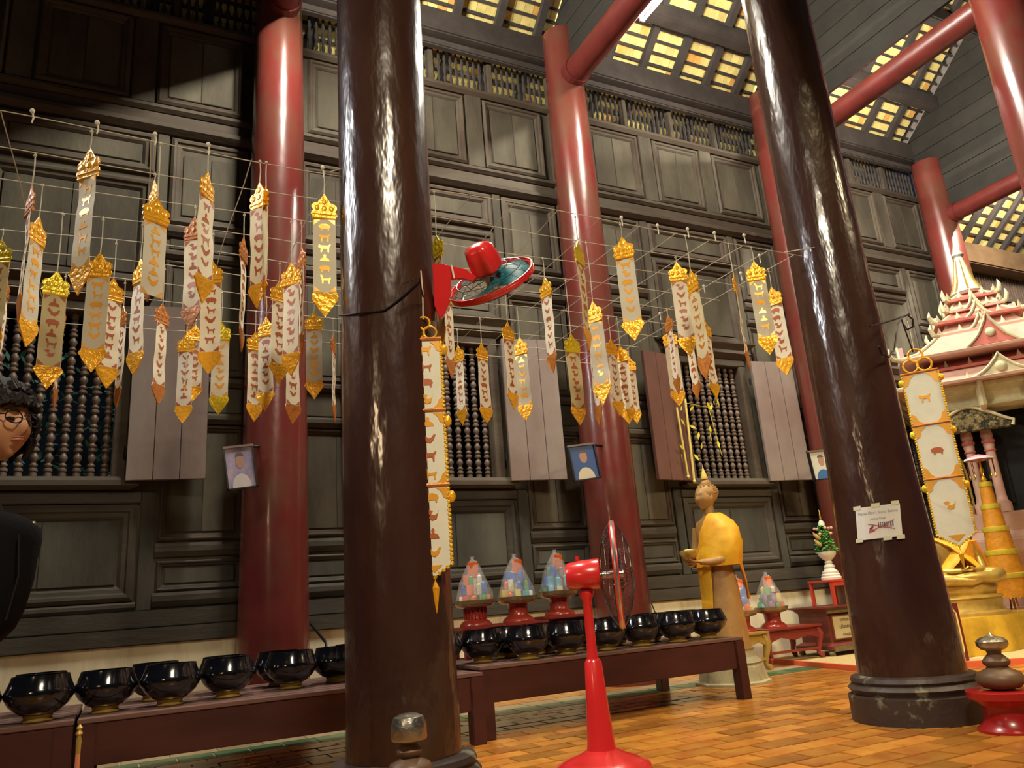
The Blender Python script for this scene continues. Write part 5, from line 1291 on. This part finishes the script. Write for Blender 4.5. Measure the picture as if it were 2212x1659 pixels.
big_banner('long white and gold three-panel banner hanging right of the right dark column', p, (p.z-q.z)*1.12, .235, 0, -az1, True)
# ================================================================== BRACKETS, CORDS, SMALL THINGS
t = thing('iron_bracket', 'black scrolled iron bracket on the right side of the right dark column', 'bracket', onY(1900, 700, 3.9))
o0 = Vector(t.location)
def W2(pts, d0, d1): return [atD(x, y, d0+(d1-d0)*i/(len(pts)-1))-o0 for i, (x, y) in enumerate(pts)]
B().tube(W2([(1880, 705), (1910, 697), (1940, 688), (1965, 678)], 4.5, 5.4), .006, 6).build('bar', IRON, t)
B().tube(W2([(1898, 748), (1905, 765), (1920, 772), (1932, 755), (1936, 725), (1940, 700), (1948, 686), (1960, 680), (1972, 690), (1972, 706), (1960, 712), (1953, 702)], 4.7, 5.4), .006, 6).build('scroll', IRON, t)
B().tube(W2([(1945, 684), (1958, 720), (1972, 760)], 5.3, 5.6), .005, 6).build('hook', IRON, t)
t = thing('nail_hook', 'iron nail on the near dark column holding the long banner string', 'hook', atD(914, 642, 3.5)); o0 = Vector(t.location)
B().tube([Vector((0, 0, 0)), atD(905, 600, 3.42)-o0, atD(870, 612, 3.36)-o0], .003, 6).build('wire', IRON, t)
cc1 = Vector((1.07, 3.3, 0)); pts = []
for i in range(15):
    u = i/14; x = 733+u*(905-733); y = 682-u*20-70*max(0, u-.55)**1.2*2.0
    d = ray(x, y); dh = Vector((d.x, d.y)); a_ = dh.dot(dh); b_ = -2*dh.dot(cc1.xy); c_ = cc1.xy.dot(cc1.xy)-.232**2; D_ = b_*b_-4*a_*c_
    tt = (-b_-math.sqrt(max(D_, 0)))/(2*a_); pts.append(CO+d*tt)
mb = B().tube(pts, .004, 6)
tag(mb.build('black_cord', IRON), 'black cord tied round the near dark column below the wall fan', 'cord')
tag(B().tube([onY(664, 1340, 6.85), onY(683, 1362, 6.7), onY(704, 1388, 6.55), onY(706, 1410, 6.5)], .012, 6).build('dark_pole', IRON), 'thin dark pole leaning on the wall right of the leftmost red column', 'pole')
tag(B().tube([onY(1385, 1275, 6.85), onY(1396, 1290, 6.85), onY(1408, 1305, 6.85), onY(1416, 1325, 6.8), onY(1418, 1340, 6.8)], .006, 6).build('power_cord', IRON), 'thin black power cord on the white plinth right of the pedestal fan', 'cord')
# gold poles with leaves in front of the right window
LFY = mat('gold_leaf_ornament', (.80, .68, .05), .4, metal=.2)
for k_, (xt, yt, xb, yb, lab) in enumerate(((1462, 880, 1487, 1030, 'left of two slim gold rods leaning before the right window'), (1480, 862, 1500, 1040, 'right of two slim gold rods leaning before the right window, with yellow leaves'))):
    a, b = onY(xt, yt, 6.72), onY(xb, yb, 6.72); t = thing('gold_rod', lab, 'rod', b)
    B().tube([Vector((0, 0, 0)), (a-b)], .014 if k_ else .012, 8).ball((0, 0, 0), .022, 8, 5).build('rod', mat('rod_gold', (.72, .56, .16), .4, metal=.2), t, smooth=True)
    if k_:
        lf = None
        for i in range(16):
            p = onY(random.uniform(1470, 1560), random.uniform(860, 1000), 6.70)-b
            if lf is None: lf = B().rings([[(x_*.5, .003*s_, z_) for x_, s_ in ((-w_, 1), (w_, 1), (w_, -1), (-w_, -1))] for w_, z_ in ((.002, .05), (.028, .02), (.030, 0), (.002, -.04))]).build('leaf', LFY, t); lf.location = p
            else: share(lf, 'leaf', t, p, (0, random.uniform(-1, 1), random.uniform(-1, 1)))
        B().tube([Vector((0, 0, 0))+(a-b)*.95, onY(1530, 880, 6.7)-b, onY(1560, 985, 6.7)-b], .004, 5).build('twig', LFY, t)
# turned finial posts
def turned(t, s, z0, silver_tall=False):
    B().lathe([(r_*s, z0+z*s) for r_, z in ((.05, 0), (.09, .01), (.115, .035), (.12, .055), (.105, .085), (.06, .105), (.05, .115), (.065, .128), (.068, .145), (.05, .165), (.034, .18), (.038, .20))], 32).build('turned_body', TURN, t, smooth=True)
    if silver_tall: pr = [(.040, .195), (.092, .197), (.096, .21), (.094, .27), (.080, .31), (.045, .325), (.0, .327)]
    else: pr = [(.034, .195), (.062, .205), (.078, .225), (.078, .245), (.06, .262), (.02, .272), (.006, .285), (.001, .292)]
    B().lathe([(r_*s, z0+z*s) for r_, z in pr], 32).build('silver_cap', METAL, t, smooth=True)
px1 = atD(2152, 1430, 4.0); 
gp = Vector((px1.x, px1.y, 0))
t = thing('drum_stand', 'round red waisted stand on the floor at the right edge', 'stand', gp)
zt1 = onY(2150, 1492, px1.y).z
B().lathe([(r_, z*zt1) for r_, z in ((.155, 0), (.155, .06), (.12, .22), (.11, .45), (.112, .62), (.16, .78), (.172, .82), (.172, .98), (.165, 1.0))], 40).build('drum', mat('stand_red_gloss', (.36, .012, .012), .3, coat=.3), t, smooth=True)
t = thing('turned_finial', 'turned wooden finial with a silver cap on the round red stand', 'finial', (gp.x, gp.y, zt1+.001)); turned(t, .96, 0)
px2 = atD(884, 1600, 2.62)
zc2 = onY(884, 1540, px2.y).z+.297-.21
t = thing('finial_stand', 'plain wooden stand mostly below the lower edge of the view', 'stand', (px2.x, px2.y, 0))
B().lathe([(.14, 0), (.14, .03), (.09, .06), (.08, zc2-.36), (.13, zc2-.31), (.13, zc2-.298)], 32).build('stand_body', TURN, t, smooth=True)
t = thing('turned_finial', 'turned wooden finial with a hammered silver cap at the bottom of the view', 'finial', (px2.x, px2.y, zc2-.297)); turned(t, .64, 0, True)
# slim candle stand in front of the left bench
a, b = onY(172, 1570, 4.40), onY(166, 1659, 4.40)
t = thing('candle_stand', 'slim gold topped stick standing in front of the left bench', 'candlestick', (b.x, 4.40, 0))
B().lathe([(.05, 0), (.05, .01), (.012, .03), (.010, a.z-.10)], 12).build('stem', mat('stick_orange', (.65, .25, .12), .5), t, smooth=True)
B().lathe([(.010, a.z-.12), (.012, a.z-.06), (.008, a.z-.04), (.016, a.z-.03), (.008, a.z-.015), (.014, a.z-.005), (.004, a.z+.01)], 12).build('gold_top', GOLDP, t, smooth=True)
# ================================================================== PERSON
hp = atD(-1, 922, 2.50)
t = thing('person', 'person with short dark hair and glasses in a black jacket at the left edge', 'person', (hp.x-.10, hp.y, 0))
o0 = Vector(t.location); hc = hp-o0
PSK = mat('person_skin', (.50, .25, .13), .5, var=.1, scale=8); 
body = B(); head_mesh(body, (hc.x, hc.y, hc.z), .225, R(46))
body.tube([(hc.x-.03, .01, hc.z-.07), (hc.x-.06, .01, hc.z-.14), (hc.x-.09, .01, hc.z-.20)], [.050, .050, .062], 14)
body.loft([(hc.x-.10, 0, hc.z-.19, .06, .07), (hc.x-.12, 0, hc.z-.24, .10, .16), (hc.x-.13, 0, hc.z-.40, .11, .17), (hc.x-.15, 0, hc.z-.60, .10, .14), (hc.x-.18, 0, hc.z-.72, .12, .16), (hc.x-.2, 0, hc.z-.78, .11, .15)], 20)
for s in (-1, 1): body.tube([(hc.x-.20, s*.09, hc.z-.72), (hc.x-.20, s*.095, .46), (hc.x-.22, s*.09, .09), (hc.x-.22, s*.09, .05)], [.085, .060, .04, .035], 12); body.loft([(hc.x-.19, s*.09, .0, .10, .04), (hc.x-.19, s*.09, .03, .10, .042), (hc.x-.21, s*.09, .07, .05, .035)], 12)
sh_ = hc.z-.26
arm1 = [(hc.x-.13, -.16, sh_), (hc.x-.14, -.22, sh_-.14), (hc.x-.15, -.22, sh_-.28), (hc.x-.19, -.22, sh_-.40), (hc.x-.22, -.21, sh_-.50)]
arm2 = [(hc.x-.13, .16, sh_), (hc.x-.14, .22, sh_-.14), (hc.x-.15, .22, sh_-.28), (hc.x-.19, .22, sh_-.40), (hc.x-.22, .21, sh_-.50)]
for a in (arm1, arm2): body.tube(a, [.055, .048, .040, .034, .026], 12)
hand(body, arm1[-1], (-.1, 0, -1), (.2, 1, 0), .95, .5, 1); hand(body, arm2[-1], (-.1, 0, -1), (.2, -1, 0), .95, .5, -1)
body.build('body', PSK, t, smooth=True)
hr = B(); Mh = Matrix.Rotation(R(46), 3, 'Z'); rs = []
for i in range(15):
    ph = -.75+i*(math.pi/2+.75)/14; r_ = []
    for j in range(36):
        th = 2*math.pi*j/36; a = (th+math.pi) % (2*math.pi)-math.pi; front = math.exp(-(a/1.0)**2)
        k_ = 1.20+.03*math.sin(j*2.3+i)+.03*math.sin(j*5.1)
        k_ += .10*max(0, math.sin(ph+.6))
        if ph < .42 and front > .06: k_ = .82
        if ph < -.5: k_ *= .93
        v_ = Mh @ Vector((.36*.225*math.cos(ph)*math.sin(th)*k_*1.04, -.42*.225*math.cos(ph)*math.cos(th)*k_+.008, .5*.225*math.sin(ph)*(1.20+.03*math.sin(j*1.7))))
        r_.append(v_+hc)
    rs.append(r_)
hr.rings(rs)
rq = random.Random(5)
for i in range(150):
    th = rq.uniform(-math.pi, math.pi); ph = rq.uniform(.35, 1.45) if abs(th) < 1.1 else rq.uniform(-.25, 1.3)
    def hp_(t_, p_, k_): return hc+Mh @ Vector((.081*math.cos(p_)*math.sin(t_)*k_, -.0945*math.cos(p_)*math.cos(t_)*k_+.006, .1125*math.sin(p_)*k_*1.04))
    dt = rq.uniform(-.25, .25); dp = rq.uniform(.25, .5)
    if abs(th) < 1.1 and ph-dp < .40: dp = max(.02, ph-.40)
    hr.tube([hp_(th, ph, 1.14), hp_(th+dt*.5, ph-dp*.5, 1.32), hp_(th+dt, ph-dp, 1.30), hp_(th+dt*1.6, ph-dp*1.5 if abs(th) > 1.1 else ph-dp, 1.26)], [.012, .017, .012, .002], 5)
hr.build('hair', mat('hair_black', (.010, .006, .005), .65, bump=.3, bscale=60, spec=.25, var=.2), t, smooth=True)
lp_ = B()
for dz, ry in ((-.047, .0045), (-.056, .0055)):
    lp_.tube([hc+Mh @ Vector((.024*u, -.099+.014*abs(u)**2, dz-.002*abs(u))) for u in (-1, -.6, -.2, .2, .6, 1)], [.001, ry*.8, ry, ry, ry*.8, .001], 8)
lp_.build('lips', mat('lips', (.34, .10, .07), .45), t, smooth=True)
for s in (-1, 1): B().tube([hc+Mh @ Vector((s*(.016+.034*u), -.099+.022*u*u, .034+.006*math.sin(u*2.5))) for u in (0, .35, .7, 1)], [.002, .0035, .003, .001], 6).build('eyebrow', mat('hair_black', (.01, .006, .005)), t, smooth=True)
gl = B()
for s in (-1, 1):
    c_ = hc+Mh @ Vector((s*.034, -.104, .012)); uu = Mh @ Vector((1, 0, 0)); ww = Vector((0, 0, 1)); tl = Mh @ Vector((0, -.0, 0))
    gl.tube([c_+uu*.026*math.cos(a)+ww*.020*math.sin(a)+(Mh @ Vector((0, .010*abs(math.cos(a))*(1 if math.cos(a)*s > 0 else 0), 0))) for a in [2*math.pi*k_/20 for k_ in range(20)]], .0022, 6, closed=True)
    gl.tube([hc+Mh @ Vector((s*.060, -.095, .018)), hc+Mh @ Vector((s*.084, -.03, .020)), hc+Mh @ Vector((s*.088, .01, .012))], .002, 6)
gl.tube([hc+Mh @ Vector((-.009, -.112, .018)), hc+Mh @ Vector((0, -.116, .021)), hc+Mh @ Vector((.009, -.112, .018))], .002, 6)
gl.build('glasses', IRON, t)
ey = B()
for s in (-1, 1): ey.ball(hc+Mh @ Vector((s*.033, -.084, .010)), .0125, 12, 8, 1.1, 1, .42)
ey.build('eyes', mat('eye_dark', (.03, .02, .02), .2), t, smooth=True)
jk = B(); jk.loft([(hc.x-.09, 0, hc.z-.155, .065, .075), (hc.x-.10, 0, hc.z-.18, .085, .10), (hc.x-.11, 0, hc.z-.225, .125, .18), (hc.x-.12, 0, hc.z-.30, .16, .215), (hc.x-.13, 0, hc.z-.45, .17, .21), (hc.x-.14, 0, hc.z-.60, .165, .20), (hc.x-.16, 0, hc.z-.70, .165, .205), (hc.x-.17, 0, hc.z-.76, .14, .18)], 26, wob=.03)
for a in (arm1, arm2): jk.tube([Vector(p) for p in a], [.085, .078, .072, .062, .045], 14)
jk.build('jacket', BLK, t, smooth=True)
tr = B()
for s in (-1, 1): tr.tube([(hc.x-.20, s*.085, hc.z-.70), (hc.x-.20, s*.095, .48), (hc.x-.22, s*.09, .10)], [.108, .085, .065], 14)
tr.build('trousers', BLK, t, smooth=True)
# black bag carried in front
bg = thing('shoulder_bag', 'bulky black bag with a small shiny buckle held in front of the person', 'bag', (hp.x+.045, hp.y-.10, onY(60, 1400, hp.y).z))
zt3 = onY(60, 1105, hp.y-.1).z-bg.location.z
B().loft([(-.06, 0, 0, .02, .04), (-.055, 0, .006, .05, .07), (-.045, 0, .025, .075, .09), (-.03, 0, .06, .092, .10), (-.02, 0, .11, .102, .11), (-.012, 0, .18, .108, .118), (-.010, 0, zt3*.5, .110, .12), (-.008, 0, zt3*.65, .112, .12), (-.004, 0, zt3*.78, .116, .12), (-.004, 0, zt3*.86, .112, .115), (-.012, 0, zt3*.92, .098, .105), (-.025, 0, zt3*.97, .075, .085), (-.04, 0, zt3, .04, .06)], 26, wob=.012).build('bag_body', BLK, bg, smooth=True)
B().tube([(-.01, -.05, zt3*.97), (-.06, -.06, zt3*1.12), (-.14, -.04, zt3*1.2)], .014, 8, flat=.4).build('strap', BLK, bg)
bk = atD(72, 1131, 2.36)-Vector(bg.location)
B().box((bk.x, bk.y, bk.z), (.012, .01, .012)).ball((bk.x, bk.y, bk.z), .008, 10, 6).build('buckle', METAL, bg, smooth=True)
B().tube([(.05, -.122, zt3*.2), (.07, -.12, zt3*.5), (.06, -.118, zt3*.8)], .003, 5).build('zip', IRON, bg)
